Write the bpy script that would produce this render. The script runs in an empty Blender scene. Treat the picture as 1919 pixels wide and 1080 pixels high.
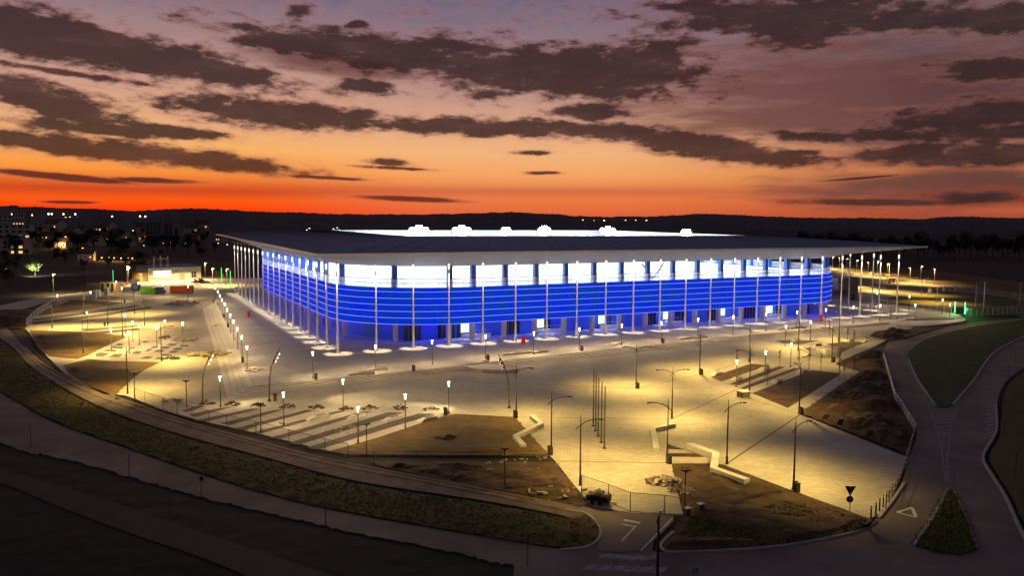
import bpy, math, random
from math import radians as R, sin, cos, pi, sqrt, atan2, tan
from mathutils import Vector, Matrix
random.seed(7)
S = bpy.context.scene
COL = S.collection

# ------------------------------------------------------------------ camera model (photo pixels 1919x1080 <-> ground points)
FPX, PITCH, ROLL, CH = 1455.52, 8.2685e-2, 5.5767e-3, 28.0
X0, Y0, ANG, SU, SV = -37.3122, 164.829, 0.474264443, 8.58577, 9.16939
CA, SA = cos(ANG), sin(ANG)
cp_, sp_, cr_, sr_ = cos(PITCH), sin(PITCH), cos(ROLL), sin(ROLL)
LOW = -0.6                                   # level of the lower plaza
def pix(P):
    x, y, z = P[0], P[1], P[2] - CH
    d = y*cp_ - z*sp_; u = y*sp_ + z*cp_
    px = FPX*x/d; py = -FPX*u/d
    return (959.5 + px*cr_ - py*sr_, 540 + px*sr_ + py*cr_)
def ray(u, v):
    X = u - 959.5; Y = v - 540
    a = (X*cr_ + Y*sr_)/FPX; b = (X*sr_ - Y*cr_)/FPX
    return (a, cp_ + b*sp_, -sp_ + b*cp_)
def G(u, v, z=LOW):
    d = ray(u, v); t = (z - CH)/d[2]
    return Vector((t*d[0], t*d[1], z))
def top_z(P, tv):                            # height at which the vertical through P reaches photo row tv
    lo, hi = P[2], P[2] + 60
    for _ in range(40):
        m = (lo + hi)/2
        if pix((P[0], P[1], m))[1] > tv: lo = m
        else: hi = m
    return lo
def UV(P):
    dx, dy = P[0] - X0, P[1] - Y0
    return (dx*CA + dy*SA, -dx*SA + dy*CA)
def W(u, v, z=0.0):
    return Vector((X0 + u*CA - v*SA, Y0 + u*SA + v*CA, z))
def s2l(c):
    return tuple((x/255/12.92 if x/255 <= .04045 else ((x/255 + .055)/1.055)**2.4) for x in c)

cd = bpy.data.cameras.new('camera'); cam = bpy.data.objects.new('camera', cd); COL.objects.link(cam)
cd.sensor_fit = 'HORIZONTAL'; cd.sensor_width = 36; cd.lens = 36*FPX/1919
cd.clip_start = 0.5; cd.clip_end = 30000
fw = Vector((0, cp_, -sp_)); rt0 = Vector((1, 0, 0)); up0 = Vector((0, sp_, cp_))
rt = cr_*rt0 + sr_*up0; up = -sr_*rt0 + cr_*up0
cam.matrix_world = Matrix(((rt.x, up.x, -fw.x, 0), (rt.y, up.y, -fw.y, 0), (rt.z, up.z, -fw.z, CH), (0, 0, 0, 1)))
S.camera = cam

# ------------------------------------------------------------------ materials
def nt(name):
    m = bpy.data.materials.new(name); m.use_nodes = True
    n = m.node_tree; n.nodes.clear()
    return m, n, n.nodes, n.links
def mat(name, c, rough=.7, metal=0, var=0.0, scale=1.0, c2=None, bump=0.0, bscale=None, emit=None, es=0, trans=0, spec=.3):
    m, n, N, L = nt(name)
    out = N.new('ShaderNodeOutputMaterial'); b = N.new('ShaderNodeBsdfPrincipled')
    b.inputs['Roughness'].default_value = rough; b.inputs['Metallic'].default_value = metal
    b.inputs['Specular IOR Level'].default_value = spec
    b.inputs['Base Color'].default_value = (*c, 1)
    L.new(b.outputs[0], out.inputs[0])
    tc = N.new('ShaderNodeTexCoord')
    if var or c2:
        nz = N.new('ShaderNodeTexNoise'); nz.inputs['Scale'].default_value = scale; nz.inputs['Detail'].default_value = 8
        nz.inputs['Roughness'].default_value = .65
        L.new(tc.outputs['Object'], nz.inputs['Vector'])
        rp = N.new('ShaderNodeValToRGB'); rp.color_ramp.elements[0].position = .32; rp.color_ramp.elements[1].position = .68
        a = c; d = c2 if c2 else tuple(min(1, x*(1 + var)) for x in c)
        if not c2: a = tuple(x*(1 - var) for x in c)
        rp.color_ramp.elements[0].color = (*a, 1); rp.color_ramp.elements[1].color = (*d, 1)
        L.new(nz.outputs[0], rp.inputs[0]); L.new(rp.outputs[0], b.inputs['Base Color'])
    if bump:
        nb = N.new('ShaderNodeTexNoise'); nb.inputs['Scale'].default_value = bscale or scale*6; nb.inputs['Detail'].default_value = 6
        L.new(tc.outputs['Object'], nb.inputs['Vector'])
        bp = N.new('ShaderNodeBump'); bp.inputs['Strength'].default_value = min(1, bump); bp.inputs['Distance'].default_value = bump
        L.new(nb.outputs[0], bp.inputs['Height']); L.new(bp.outputs[0], b.inputs['Normal'])
    if emit:
        b.inputs['Emission Color'].default_value = (*emit, 1); b.inputs['Emission Strength'].default_value = es
    return m
def emis(name, c, s, base=None):
    m, n, N, L = nt(name); m.cycles.emission_sampling = 'NONE'
    out = N.new('ShaderNodeOutputMaterial'); e = N.new('ShaderNodeEmission')
    e.inputs[0].default_value = (*c, 1); e.inputs[1].default_value = s
    L.new(e.outputs[0], out.inputs[0]); return m
def diffuser(name, c, s, t=.6):              # lamp glass: lets the bulb's light through and glows itself
    m, n, N, L = nt(name); m.cycles.emission_sampling = 'NONE'
    out = N.new('ShaderNodeOutputMaterial'); e = N.new('ShaderNodeEmission'); tr = N.new('ShaderNodeBsdfTransparent'); mx = N.new('ShaderNodeMixShader')
    e.inputs[0].default_value = (*c, 1); e.inputs[1].default_value = s; mx.inputs[0].default_value = 1 - t
    L.new(tr.outputs[0], mx.inputs[1]); L.new(e.outputs[0], mx.inputs[2]); L.new(mx.outputs[0], out.inputs[0]); return m

def paving(name, c, ang=0.0, bw=.8, bh=.4):
    m, n, N, L = nt(name)
    out = N.new('ShaderNodeOutputMaterial'); b = N.new('ShaderNodeBsdfPrincipled'); L.new(b.outputs[0], out.inputs[0])
    b.inputs['Roughness'].default_value = .75; b.inputs['Specular IOR Level'].default_value = .3
    tc = N.new('ShaderNodeTexCoord'); mp = N.new('ShaderNodeMapping'); mp.inputs['Rotation'].default_value = (0, 0, ang)
    L.new(tc.outputs['Object'], mp.inputs['Vector'])
    br = N.new('ShaderNodeTexBrick'); br.inputs['Scale'].default_value = 1
    br.inputs['Brick Width'].default_value = bw; br.inputs['Row Height'].default_value = bh; br.inputs['Mortar Size'].default_value = .018
    br.inputs['Color1'].default_value = (*[x*.86 for x in c], 1); br.inputs['Color2'].default_value = (*[x*1.1 for x in c], 1)
    br.inputs['Mortar'].default_value = (*[x*.45 for x in c], 1)
    L.new(mp.outputs[0], br.inputs['Vector'])
    nz = N.new('ShaderNodeTexNoise'); nz.inputs['Scale'].default_value = .09; nz.inputs['Detail'].default_value = 9; nz.inputs['Roughness'].default_value = .7
    L.new(mp.outputs[0], nz.inputs['Vector'])
    rp = N.new('ShaderNodeValToRGB'); rp.color_ramp.elements[0].position = .3; rp.color_ramp.elements[1].position = .7
    rp.color_ramp.elements[0].color = (.74, .73, .72, 1); rp.color_ramp.elements[1].color = (1.1, 1.1, 1.1, 1)
    L.new(nz.outputs[0], rp.inputs[0])
    mx = N.new('ShaderNodeMix'); mx.data_type = 'RGBA'; mx.blend_type = 'MULTIPLY'; mx.inputs[0].default_value = 1
    L.new(br.outputs[0], mx.inputs[6]); L.new(rp.outputs[0], mx.inputs[7]); L.new(mx.outputs[2], b.inputs['Base Color'])
    return m

M = {}
M['pave'] = paving('plaza_paving', (.42, .385, .32), 0.12)
M['pave2'] = paving('podium_paving', (.46, .445, .43), -ANG, 1.2, .6)
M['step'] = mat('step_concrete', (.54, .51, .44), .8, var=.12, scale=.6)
M['riser'] = mat('shaded_step_riser', (.34, .31, .26), .85, var=.2, scale=1)  # shade line of each step put into the colour, darker than the tread
M['conc'] = mat('pale_concrete', (.56, .53, .46), .8, var=.12, scale=1.5, bump=.02)
M['asphalt'] = mat('asphalt', (.155, .128, .11), .85, var=.38, scale=.12, bump=.03, bscale=8)
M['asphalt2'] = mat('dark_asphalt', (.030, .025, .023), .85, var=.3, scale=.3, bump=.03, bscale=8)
M['track'] = mat('dirt_track', (.22, .165, .135), .95, c2=(.10, .075, .06), scale=.5, bump=.15, bscale=2)
M['earth'] = mat('bare_earth', (.105, .056, .027), .95, c2=(.022, .015, .009), scale=.45, bump=.3, bscale=1.2)
M['lawn'] = mat('dry_lawn', (.135, .085, .026), .95, c2=(.065, .040, .014), scale=.7, bump=.15, bscale=4)
M['turf'] = mat('verge_turf', (.045, .048, .010), .95, c2=(.10, .066, .022), scale=.16, bump=.3, bscale=1.5)
M['greenturf'] = mat('island_turf', (.028, .050, .009), .95, c2=(.065, .064, .016), scale=.2, bump=.3, bscale=1.5)
M['grass'] = mat('grass_blades', (.085, .10, .02), .9, c2=(.15, .125, .035), scale=.15)
M['gravel'] = mat('bed_gravel', (.085, .075, .072), .95, var=.6, scale=4, bump=.08, bscale=9)
M['terrain'] = mat('far_terrain', (.018, .017, .014), .95, c2=(.007, .007, .006), scale=.02, bump=.4, bscale=.4)
M['paint'] = mat('road_paint', (.6, .57, .52), .8, var=.25, scale=1.2)
M['paintdim'] = mat('worn_road_paint', (.25, .235, .24), .8, var=.35, scale=1.2)
M['kerb'] = mat('kerb_stone', (.34, .32, .29), .85, var=.2, scale=1)
M['joint'] = mat('drain_slot', (.07, .06, .05), .9)
M['dark'] = mat('dark_steel', (.035, .034, .033), .5, metal=.4)
M['bronze'] = mat('bronze_grey_steel', (.10, .085, .065), .5, metal=.3)
M['galv'] = mat('galvanised_steel', (.42, .42, .41), .45, metal=.6)
M['white'] = mat('white_coated_steel', (.62, .61, .60), .45)
M['roofgrey'] = mat('roof_membrane', (.065, .155, .31), .6, var=.18, scale=.25)  # blue lifted in the colour to stand in for floodlight bloom
M['soffit'] = mat('soffit_panels', (.31, .33, .34), .6, var=.06, scale=.3)
M['bright'] = mat('white_underside', (.78, .79, .82), .7)
M['ledblue'] = mat('led_blue_tint', (.02, .10, .52), .5, var=.1, scale=.5)  # blue LED light on the concrete posts is put into the colour
M['pillar'] = mat('concrete_pillar', (.36, .35, .35), .8, var=.12, scale=.8)
M['seat'] = mat('pale_stands', (.62, .65, .72), .7, var=.2, scale=.4)
M['pitchgrass'] = mat('pitch_grass', (.05, .16, .03), .9, var=.2, scale=.3)
M['doordark'] = mat('dark_door_glass', (.012, .013, .02), .25)
M['black'] = mat('black_rubber', (.015, .015, .015), .8)
M['led'] = emis('violet_led', s2l((128, 112, 255)), 1.8)
M['doorlit'] = emis('lit_doorway_glow', (.75, .95, 1.0), 1.6)
M['flood'] = emis('floodlight_lens', (.93, .97, 1.0), 60)
M['green'] = emis('green_light_tube', (.02, .85, .12), 2.2)
M['greenwhite'] = emis('green_white_light_tube', (.12, 1.0, .35), 3.0)
M['lampglass'] = diffuser('lamp_glass', (1, .80, .55), 14)
M['lens'] = emis('warm_lens', (1, .72, .35), 10)
M['orange'] = emis('orange_lamp', (1, .45, .10), 9)
M['litwin'] = emis('lit_window', (1, .56, .18), 1.3)
M['litwin2'] = emis('white_lit_window', (1, .90, .68), 2.6)
M['dimwin'] = mat('unlit_window', (.02, .022, .028), .2)

def facade_mat():
    m, n, N, L = nt('backlit_blue_mesh')
    out = N.new('ShaderNodeOutputMaterial'); b = N.new('ShaderNodeBsdfPrincipled'); L.new(b.outputs[0], out.inputs[0])
    b.inputs['Base Color'].default_value = (.0, .05, .26, 1); b.inputs['Metallic'].default_value = 0; b.inputs['Specular IOR Level'].default_value = .05; b.inputs['Roughness'].default_value = .9
    tc = N.new('ShaderNodeTexCoord'); nz = N.new('ShaderNodeTexNoise'); nz.inputs['Scale'].default_value = .35; nz.inputs['Detail'].default_value = 5
    L.new(tc.outputs['Object'], nz.inputs['Vector'])
    rp = N.new('ShaderNodeValToRGB')
    rp.color_ramp.elements[0].position = .35; rp.color_ramp.elements[1].position = .65
    rp.color_ramp.elements[0].color = (*s2l((0, 55, 165)), 1); rp.color_ramp.elements[1].color = (*s2l((0, 25, 222)), 1)
    L.new(nz.outputs[0], rp.inputs[0]); L.new(rp.outputs[0], b.inputs['Emission Color']); b.inputs['Emission Strength'].default_value = .85
    return m
M['facade'] = facade_mat()
def rail_mat():                                # perforated railing infill in front of the bright concourse
    m, n, N, L = nt('translucent_railing_mesh')
    out = N.new('ShaderNodeOutputMaterial'); d = N.new('ShaderNodeBsdfDiffuse'); d.inputs[0].default_value = (.55, .58, .7, 1)
    t = N.new('ShaderNodeBsdfTransparent'); mx = N.new('ShaderNodeMixShader'); mx.inputs[0].default_value = .62
    tl = N.new('ShaderNodeBsdfTranslucent'); tl.inputs[0].default_value = (.6, .65, .85, 1); m2 = N.new('ShaderNodeMixShader'); m2.inputs[0].default_value = .35
    L.new(d.outputs[0], m2.inputs[1]); L.new(tl.outputs[0], m2.inputs[2])
    L.new(t.outputs[0], mx.inputs[1]); L.new(m2.outputs[0], mx.inputs[2]); L.new(mx.outputs[0], out.inputs[0]); return m
M['railmesh'] = rail_mat()
def wire_mat():
    m, n, N, L = nt('wire_mesh')
    out = N.new('ShaderNodeOutputMaterial'); d = N.new('ShaderNodeBsdfDiffuse'); d.inputs[0].default_value = (.42, .41, .39, 1)
    t = N.new('ShaderNodeBsdfTransparent'); mx = N.new('ShaderNodeMixShader'); mx.inputs[0].default_value = .2
    L.new(t.outputs[0], mx.inputs[1]); L.new(d.outputs[0], mx.inputs[2]); L.new(mx.outputs[0], out.inputs[0]); return m
M['wire'] = wire_mat()

# ------------------------------------------------------------------ mesh builder
class MB:
    def __init__(s): s.v = []; s.f = []; s.sm = []
    def add(s, vs, fs, sm=False):
        k = len(s.v); s.v += [tuple(p) for p in vs]; s.f += [tuple(i + k for i in f) for f in fs]; s.sm += [sm]*len(fs)
    def box(s, c, d, rz=0.0, tilt=None):
        x, y, z = d[0]/2, d[1]/2, d[2]/2; cs, sn = cos(rz), sin(rz)
        vs = []
        for a in (-x, x):
            for b in (-y, y):
                for e in (-z, z):
                    p = Vector((a, b, e))
                    if tilt: p = tilt @ p
                    vs.append((c[0] + p.x*cs - p.y*sn, c[1] + p.x*sn + p.y*cs, c[2] + p.z))
        s.add(vs, [(0, 1, 3, 2), (4, 6, 7, 5), (0, 4, 5, 1), (2, 3, 7, 6), (0, 2, 6, 4), (1, 5, 7, 3)])
    def prism(s, poly, z0, z1, bottom=True):
        n = len(poly); vs = [(p[0], p[1], z0) for p in poly] + [(p[0], p[1], z1) for p in poly]
        a = sum(poly[i][0]*poly[(i+1) % n][1] - poly[(i+1) % n][0]*poly[i][1] for i in range(n))
        fs = [tuple(range(n, 2*n)) if a > 0 else tuple(reversed(range(n, 2*n)))]
        if bottom: fs.append(tuple(reversed(range(n))) if a > 0 else tuple(range(n)))
        for i in range(n):
            j = (i + 1) % n
            fs.append((i, j, n + j, n + i) if a > 0 else (j, i, n + i, n + j))
        s.add(vs, fs)
    def tube(s, p0, p1, r0, r1=None, n=8, caps=True):
        r1 = r0 if r1 is None else r1
        p0, p1 = Vector(p0), Vector(p1); d = (p1 - p0).normalized()
        a = d.orthogonal().normalized(); b = d.cross(a); vs = []
        for p, r in ((p0, r0), (p1, r1)):
            for i in range(n):
                t = 2*pi*i/n; q = p + a*(r*cos(t)) + b*(r*sin(t)); vs.append(tuple(q))
        fs = [(i, (i+1) % n, n + (i+1) % n, n + i) for i in range(n)]
        s.add(vs, fs, True)
        if caps: s.add(vs, [tuple(reversed(range(n))), tuple(range(n, 2*n))])
    def path(s, pts, r, n=6):
        for i in range(len(pts) - 1):
            ri = r[i] if isinstance(r, (list, tuple)) else r; rj = r[i+1] if isinstance(r, (list, tuple)) else r
            s.tube(pts[i], pts[i+1], ri, rj, n)
    def lathe(s, prof, n=12, c=(0, 0, 0)):
        vs = []; m = len(prof)
        for r, z in prof:
            for i in range(n):
                t = 2*pi*i/n; vs.append((c[0] + r*cos(t), c[1] + r*sin(t), c[2] + z))
        fs = [(k*n + i, k*n + (i+1) % n, (k+1)*n + (i+1) % n, (k+1)*n + i) for k in range(m-1) for i in range(n)]
        s.add(vs, fs, True)
        s.add(vs, [tuple(reversed(range(n))), tuple(range((m-1)*n, m*n))])
    def mesh(s, name, m):
        me = bpy.data.meshes.new(name); me.from_pydata(s.v, [], s.f); me.materials.append(m)
        me.polygons.foreach_set('use_smooth', s.sm); me.update(); return me
    def build(s, name, m, parent=None):
        o = bpy.data.objects.new(name, s.mesh(name, m)); COL.objects.link(o)
        if parent: o.parent = parent
        return o
def link(name, me, parent=None, loc=(0, 0, 0)):
    o = bpy.data.objects.new(name, me); COL.objects.link(o); o.location = loc
    if parent: o.parent = parent
    return o
def tag(o, label=None, cat=None, group=None, kind=None):
    if label: o['label'] = label
    if cat: o['category'] = cat
    if group: o['group'] = group
    if kind: o['kind'] = kind
    return o
def thing(name, label, cat, loc=(0, 0, 0), rz=0.0, group=None, sc=None):
    o = bpy.data.objects.new(name, None); COL.objects.link(o); o.location = loc; o.rotation_euler = (0, 0, rz)
    o.empty_display_size = .5
    if sc: o.scale = sc if isinstance(sc, (tuple, list)) else (sc, sc, sc)
    return tag(o, label, cat, group)
def inst(name, parts, label, cat, loc, rz=0.0, group=None, sc=None):   # parts: [(name, mesh, [(subname, mesh)...])...]
    t = thing(name, label, cat, loc, rz, group, sc)
    for p in parts:
        o = link(p[0], p[1], t)
        for q in (p[2] if len(p) > 2 else []): link(q[0], q[1], o)
    return t
def lamp(kind, name, parent, loc, watts, col, size=.2, angle=None, blend=.4, rot=None):
    d = bpy.data.lights.new(name, kind); d.energy = watts; d.color = col
    if kind == 'AREA':
        d.shape = 'RECTANGLE'; d.size, d.size_y = size
    else: d.shadow_soft_size = size
    if kind == 'SPOT': d.spot_size = angle; d.spot_blend = blend
    o = bpy.data.objects.new(name, d); COL.objects.link(o); o.location = loc
    if rot: o.rotation_euler = rot
    if parent: o.parent = parent
    return o
ORD = 'zeroth first second third fourth fifth sixth seventh eighth ninth tenth eleventh twelfth thirteenth fourteenth fifteenth sixteenth seventeenth eighteenth nineteenth twentieth twenty-first twenty-second'.split()

# ------------------------------------------------------------------ sky
def build_world():
    w = bpy.data.worlds.new('World'); S.world = w; w.use_nodes = True
    n = w.node_tree; N, L = n.nodes, n.links; N.clear()
    def math_(op, a, b=None, c=None, clamp=False):
        m = N.new('ShaderNodeMath'); m.operation = op; m.use_clamp = clamp
        for i, x in enumerate((a, b, c)):
            if x is None: continue
            if isinstance(x, (int, float)): m.inputs[i].default_value = x
            else: L.new(x, m.inputs[i])
        return m.outputs[0]
    def mixc(f, a, b, bt='MIX'):
        m = N.new('ShaderNodeMix'); m.data_type = 'RGBA'; m.blend_type = bt
        for i, x in ((0, f), (6, a), (7, b)):
            if isinstance(x, (int, float)): m.inputs[i].default_value = x
            elif isinstance(x, tuple): m.inputs[i].default_value = (*x, 1)
            else: L.new(x, m.inputs[i])
        return m.outputs[2]
    def sstep(x, a, b):
        m = N.new('ShaderNodeMapRange'); m.interpolation_type = 'SMOOTHSTEP'
        L.new(x, m.inputs[0]); m.inputs[1].default_value = a; m.inputs[2].default_value = b
        m.inputs[3].default_value = 0; m.inputs[4].default_value = 1
        return m.outputs[0]
    tc = N.new('ShaderNodeTexCoord'); sx = N.new('ShaderNodeSeparateXYZ'); L.new(tc.outputs['Generated'], sx.inputs[0])
    x, y, z = sx.outputs
    az = math_('MULTIPLY', math_('ARCTAN2', x, y), 1455.0)
    el = math_('MULTIPLY', math_('ARCSINE', z), 1455.0)
    cb = N.new('ShaderNodeCombineXYZ'); L.new(az, cb.inputs[0]); L.new(el, cb.inputs[1])
    # cloud-sheet coordinates: the ray carried up to a flat layer, so far clouds flatten
    iz = math_('DIVIDE', 1.0, math_('ADD', math_('MAXIMUM', z, 0.0), .12))
    pc = N.new('ShaderNodeCombineXYZ'); L.new(math_('MULTIPLY', x, iz), pc.inputs[0]); L.new(math_('MULTIPLY', y, iz), pc.inputs[1])
    def noise(v, sc, det=8, rough=.6, lac=2.0):
        t = N.new('ShaderNodeTexNoise'); t.inputs['Scale'].default_value = sc; t.inputs['Detail'].default_value = det
        t.inputs['Roughness'].default_value = rough; L.new(v, t.inputs['Vector']); return t.outputs[0]
    def mapped(v, sc, rot=0.0, loc=(0, 0, 0)):
        m = N.new('ShaderNodeMapping'); m.inputs['Scale'].default_value = sc; m.inputs['Rotation'].default_value = (0, 0, rot); m.inputs['Location'].default_value = loc
        L.new(v, m.inputs['Vector']); return m.outputs[0]
    n1 = math_('SUBTRACT', noise(mapped(cb.outputs[0], (.0075, .026, 1), R(-5)), 1, 10, .66), .5)   # billows stretched along the streaks
    n2 = math_('SUBTRACT', noise(mapped(cb.outputs[0], (.022, .06, 1), R(26)), 1, 8, .62), .5)        # ragged edges, combed to the upper right
    n3 = math_('SUBTRACT', noise(mapped(cb.outputs[0], (.0022, .013, 1), R(-4), (3, 9, 0)), 1, 6, .55), .5)    # thin veils
    warp = math_('ADD', math_('MULTIPLY', n1, 1.45), math_('MULTIPLY', n2, 1.75))
    def dirpx(px, py):
        d = Vector(ray(px, py)).normalized(); return atan2(d.x, d.y)*1455, math.asin(d.z)*1455
    clouds = [  # photo centre, half length, half height, slope (deg, down to the right), thinness
        (60, 62, 140, 46, 8, .05), (250, 98, 290, 36, 9, 0), (400, 128, 130, 22, 8, .0), (140, 88, 200, 30, 4, .0), (560, 80, 150, 26, 4, .05), (720, 98, 260, 34, 5, .0), (1000, 130, 330, 50, 4, 0), (1190, 130, 130, 60, -4, 0), (1230, 95, 90, 26, -8, .15),
        (520, 212, 205, 27, 2, 0), (50, 172, 120, 30, 8, 0), (130, 205, 110, 24, 12, 0), (205, 242, 160, 12, 2, 0), (290, 238, 120, 10, 5, .1), (140, 138, 150, 8, 4, .2), (120, 272, 190, 17, 7, 0), (330, 292, 230, 18, 6, 0),
        (900, 238, 240, 17, 1, 0), (1130, 246, 180, 20, 4, .05), (1330, 275, 175, 25, 10, 0), (1440, 297, 110, 9, 2, 0), (1470, 28, 270, 36, 4, 0), (1500, 66, 110, 26, -4, .05), (1740, 34, 190, 24, 2, .1), (1880, 34, 90, 26, 2, 0),
        (685, 162, 66, 15, 2, .05), (1105, 208, 95, 19, 0, .05), (915, 175, 60, 13, 0, .15), (1850, 215, 190, 30, -2, .1), (1850, 250, 200, 24, 2, .3),
        (1690, 288, 110, 15, -3, 0), (1850, 290, 170, 22, 0, .05), (1600, 255, 260, 17, 2, .3), (1485, 286, 58, 7, -1, .1), (1870, 128, 130, 24, 4, .15), (730, 304, 50, 8, 4, .1), (740, 315, 80, 4, 2, .15), (110, 331, 110, 6, 4, 0), (165, 337, 60, 5, 2, .05), (290, 338, 68, 5, 1, 0), (610, 333, 80, 4, 2, .1),
        (995, 286, 42, 5, 0, .1), (770, 373, 120, 6, 2, .1), (1020, 324, 36, 4, 0, .15), (1640, 379, 200, 9, 1, .2), (1830, 370, 200, 26, 0, .45), (570, 19, 36, 13, -8, .15), (668, 46, 26, 9, -8, .2), (130, 379, 50, 3, 0, .1), (1610, 334, 90, 3, -4, .2),
    ]
    rmin = None
    for cx, cy, a, b, t, off in clouds:
        A, E = dirpx(cx, cy)
        m = N.new('ShaderNodeMapping'); m.vector_type = 'TEXTURE'
        m.inputs['Location'].default_value = (A, E, 0); m.inputs['Rotation'].default_value = (0, 0, R(-t)); m.inputs['Scale'].default_value = (a, b, 1)
        L.new(cb.outputs[0], m.inputs['Vector'])
        ln = N.new('ShaderNodeVectorMath'); ln.operation = 'LENGTH'; L.new(m.outputs[0], ln.inputs[0])
        r = ln.outputs['Value']
        if off: r = math_('ADD', r, off)
        rmin = r if rmin is None else math_('SMOOTH_MIN', rmin, r, .30)
    hfade = sstep(el, 20, 150)                 # low streaks keep smooth edges
    wk = math_('MULTIPLY', warp, math_('ADD', .30, math_('MULTIPLY', hfade, .85)))
    rmin = math_('SMOOTH_MIN', math_('ADD', rmin, -.02), math_('SUBTRACT', 1.95, math_('MULTIPLY', sstep(el, 120, 260), .62)), .25)
    rn = math_('ADD', rmin, wk)
    dens = math_('SUBTRACT', 1.0, sstep(rn, .32, 1.46))
    # clear-sky colour by height above the horizon for the left, middle and right of the sunset
    def ramp(stops):
        r = N.new('ShaderNodeValToRGB'); e = r.color_ramp.elements
        L.new(math_('DIVIDE', el, 1000.0), r.inputs[0])
        for i, (p, c) in enumerate(stops):
            q = e[i] if i < 2 else e.new(p/1000)
            q.position = p/1000; q.color = (*s2l(c), 1)
        return r.outputs[0]
    left = ramp([(0, (235, 45, 8)), (20, (255, 62, 8)), (38, (252, 92, 20)), (54, (206, 74, 34)), (68, (232, 108, 42)), (86, (251, 150, 58)), (125, (250, 178, 100)), (165, (236, 176, 126)), (220, (212, 164, 138)), (290, (176, 142, 138)), (350, (140, 120, 130)), (420, (108, 102, 124)), (700, (84, 80, 108)), (1000, (66, 66, 96))])
    mid = ramp([(0, (206, 82, 54)), (20, (228, 104, 60)), (46, (237, 124, 68)), (60, (212, 108, 68)), (74, (236, 146, 86)), (90, (246, 164, 98)), (130, (242, 180, 124)), (175, (226, 170, 132)), (230, (190, 150, 136)), (290, (156, 130, 134)), (350, (126, 112, 128)), (420, (98, 96, 122)), (700, (80, 78, 106)), (1000, (64, 65, 94))])
    right = ramp([(0, (150, 66, 44)), (20, (176, 78, 48)), (50, (200, 104, 58)), (85, (206, 122, 68)), (130, (188, 120, 84)), (180, (140, 92, 84)), (230, (126, 86, 90)), (290, (104, 86, 94)), (350, (94, 88, 100)), (420, (74, 80, 102)), (700, (72, 74, 100)), (1000, (60, 62, 90))])
    sky = mixc(sstep(az, -520, -60), left, mid); sky = mixc(sstep(az, 120, 760), sky, right)
    # thin reddish veils between the clouds
    veil = math_('MULTIPLY', math_('MULTIPLY', sstep(n3, .0, .28), .38), sstep(el, 90, 230))
    sky = mixc(veil, sky, mixc(1.0, sky, (.72, .52, .50), 'MULTIPLY'))
    pink = math_('MULTIPLY', math_('MULTIPLY', sstep(rn, 1.7, 1.15), math_('SUBTRACT', 1.0, dens)), .14)
    sky = mixc(pink, sky, s2l((205, 125, 110)))
    # broad thin reddish cloud on the right, combed by the veil noise
    rv = None
    for cx, cy, a, b, t in ((1640, 165, 430, 75, 4), (1560, 225, 380, 40, 3), (1840, 225, 220, 75, 0), (1760, 350, 260, 32, 0), (620, 118, 150, 20, 4)):
        A, E = dirpx(cx, cy); m = N.new('ShaderNodeMapping'); m.vector_type = 'TEXTURE'
        m.inputs['Location'].default_value = (A, E, 0); m.inputs['Rotation'].default_value = (0, 0, R(-t)); m.inputs['Scale'].default_value = (a, b, 1)
        L.new(cb.outputs[0], m.inputs['Vector']); ln = N.new('ShaderNodeVectorMath'); ln.operation = 'LENGTH'; L.new(m.outputs[0], ln.inputs[0])
        rv = ln.outputs['Value'] if rv is None else math_('MINIMUM', rv, ln.outputs['Value'])
    n4 = math_('SUBTRACT', noise(mapped(cb.outputs[0], (.004, .03, 1), R(14), (5, 2, 0)), 1, 7, .6), .5)
    dv = math_('MULTIPLY', math_('SUBTRACT', 1.0, sstep(math_('ADD', rv, math_('MULTIPLY', n4, 2.2)), .35, 1.45)), .88)
    sky = mixc(dv, sky, mixc(sstep(az, 500, 850), s2l((108, 68, 66)), s2l((78, 54, 55))))
    low = sstep(el, 150, 30)
    ccol = mixc(low, s2l((58, 36, 37)), s2l((100, 46, 32)))
    ccol = mixc(sstep(az, 250, 800), ccol, s2l((56, 40, 39)))
    ccol = mixc(math_('MULTIPLY', sstep(n1, -.1, .3), .5), ccol, s2l((106, 68, 67)))
    edge = mixc(low, s2l((138, 88, 82)), s2l((170, 74, 40)))
    ccol = mixc(sstep(dens, .15, .9), edge, ccol)
    thin = sstep(dens, .0, .85)
    full = mixc(math_('MULTIPLY', thin, .93), sky, ccol)
    # away from the sunset the dusk sky is a dim blue grey
    back = sstep(math_('ABSOLUTE', az), 1100, 2600)
    full = mixc(back, full, (.075, .068, .09))
    full = mixc(sstep(el, -5, -60), full, (.02, .017, .016))
    bg = N.new('ShaderNodeBackground'); L.new(full, bg.inputs[0]); bg.inputs[1].default_value = 1.0
    o = N.new('ShaderNodeOutputWorld'); L.new(bg.outputs[0], o.inputs[0])
    w.cycles.sampling_method = 'MANUAL'; w.cycles.sample_map_resolution = 512
build_world()
S.view_settings.view_transform = 'Standard'; S.view_settings.look = 'None'; S.view_settings.exposure = 0; S.view_settings.gamma = 1
S.cycles.use_denoising = True
try: S.cycles.denoiser = 'OPENIMAGEDENOISE'
except Exception: pass
S.cycles.sample_clamp_indirect = 4; S.cycles.max_bounces = 6; S.cycles.diffuse_bounces = 3; S.cycles.transparent_max_bounces = 16
S.cycles.use_light_tree = True
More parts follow.
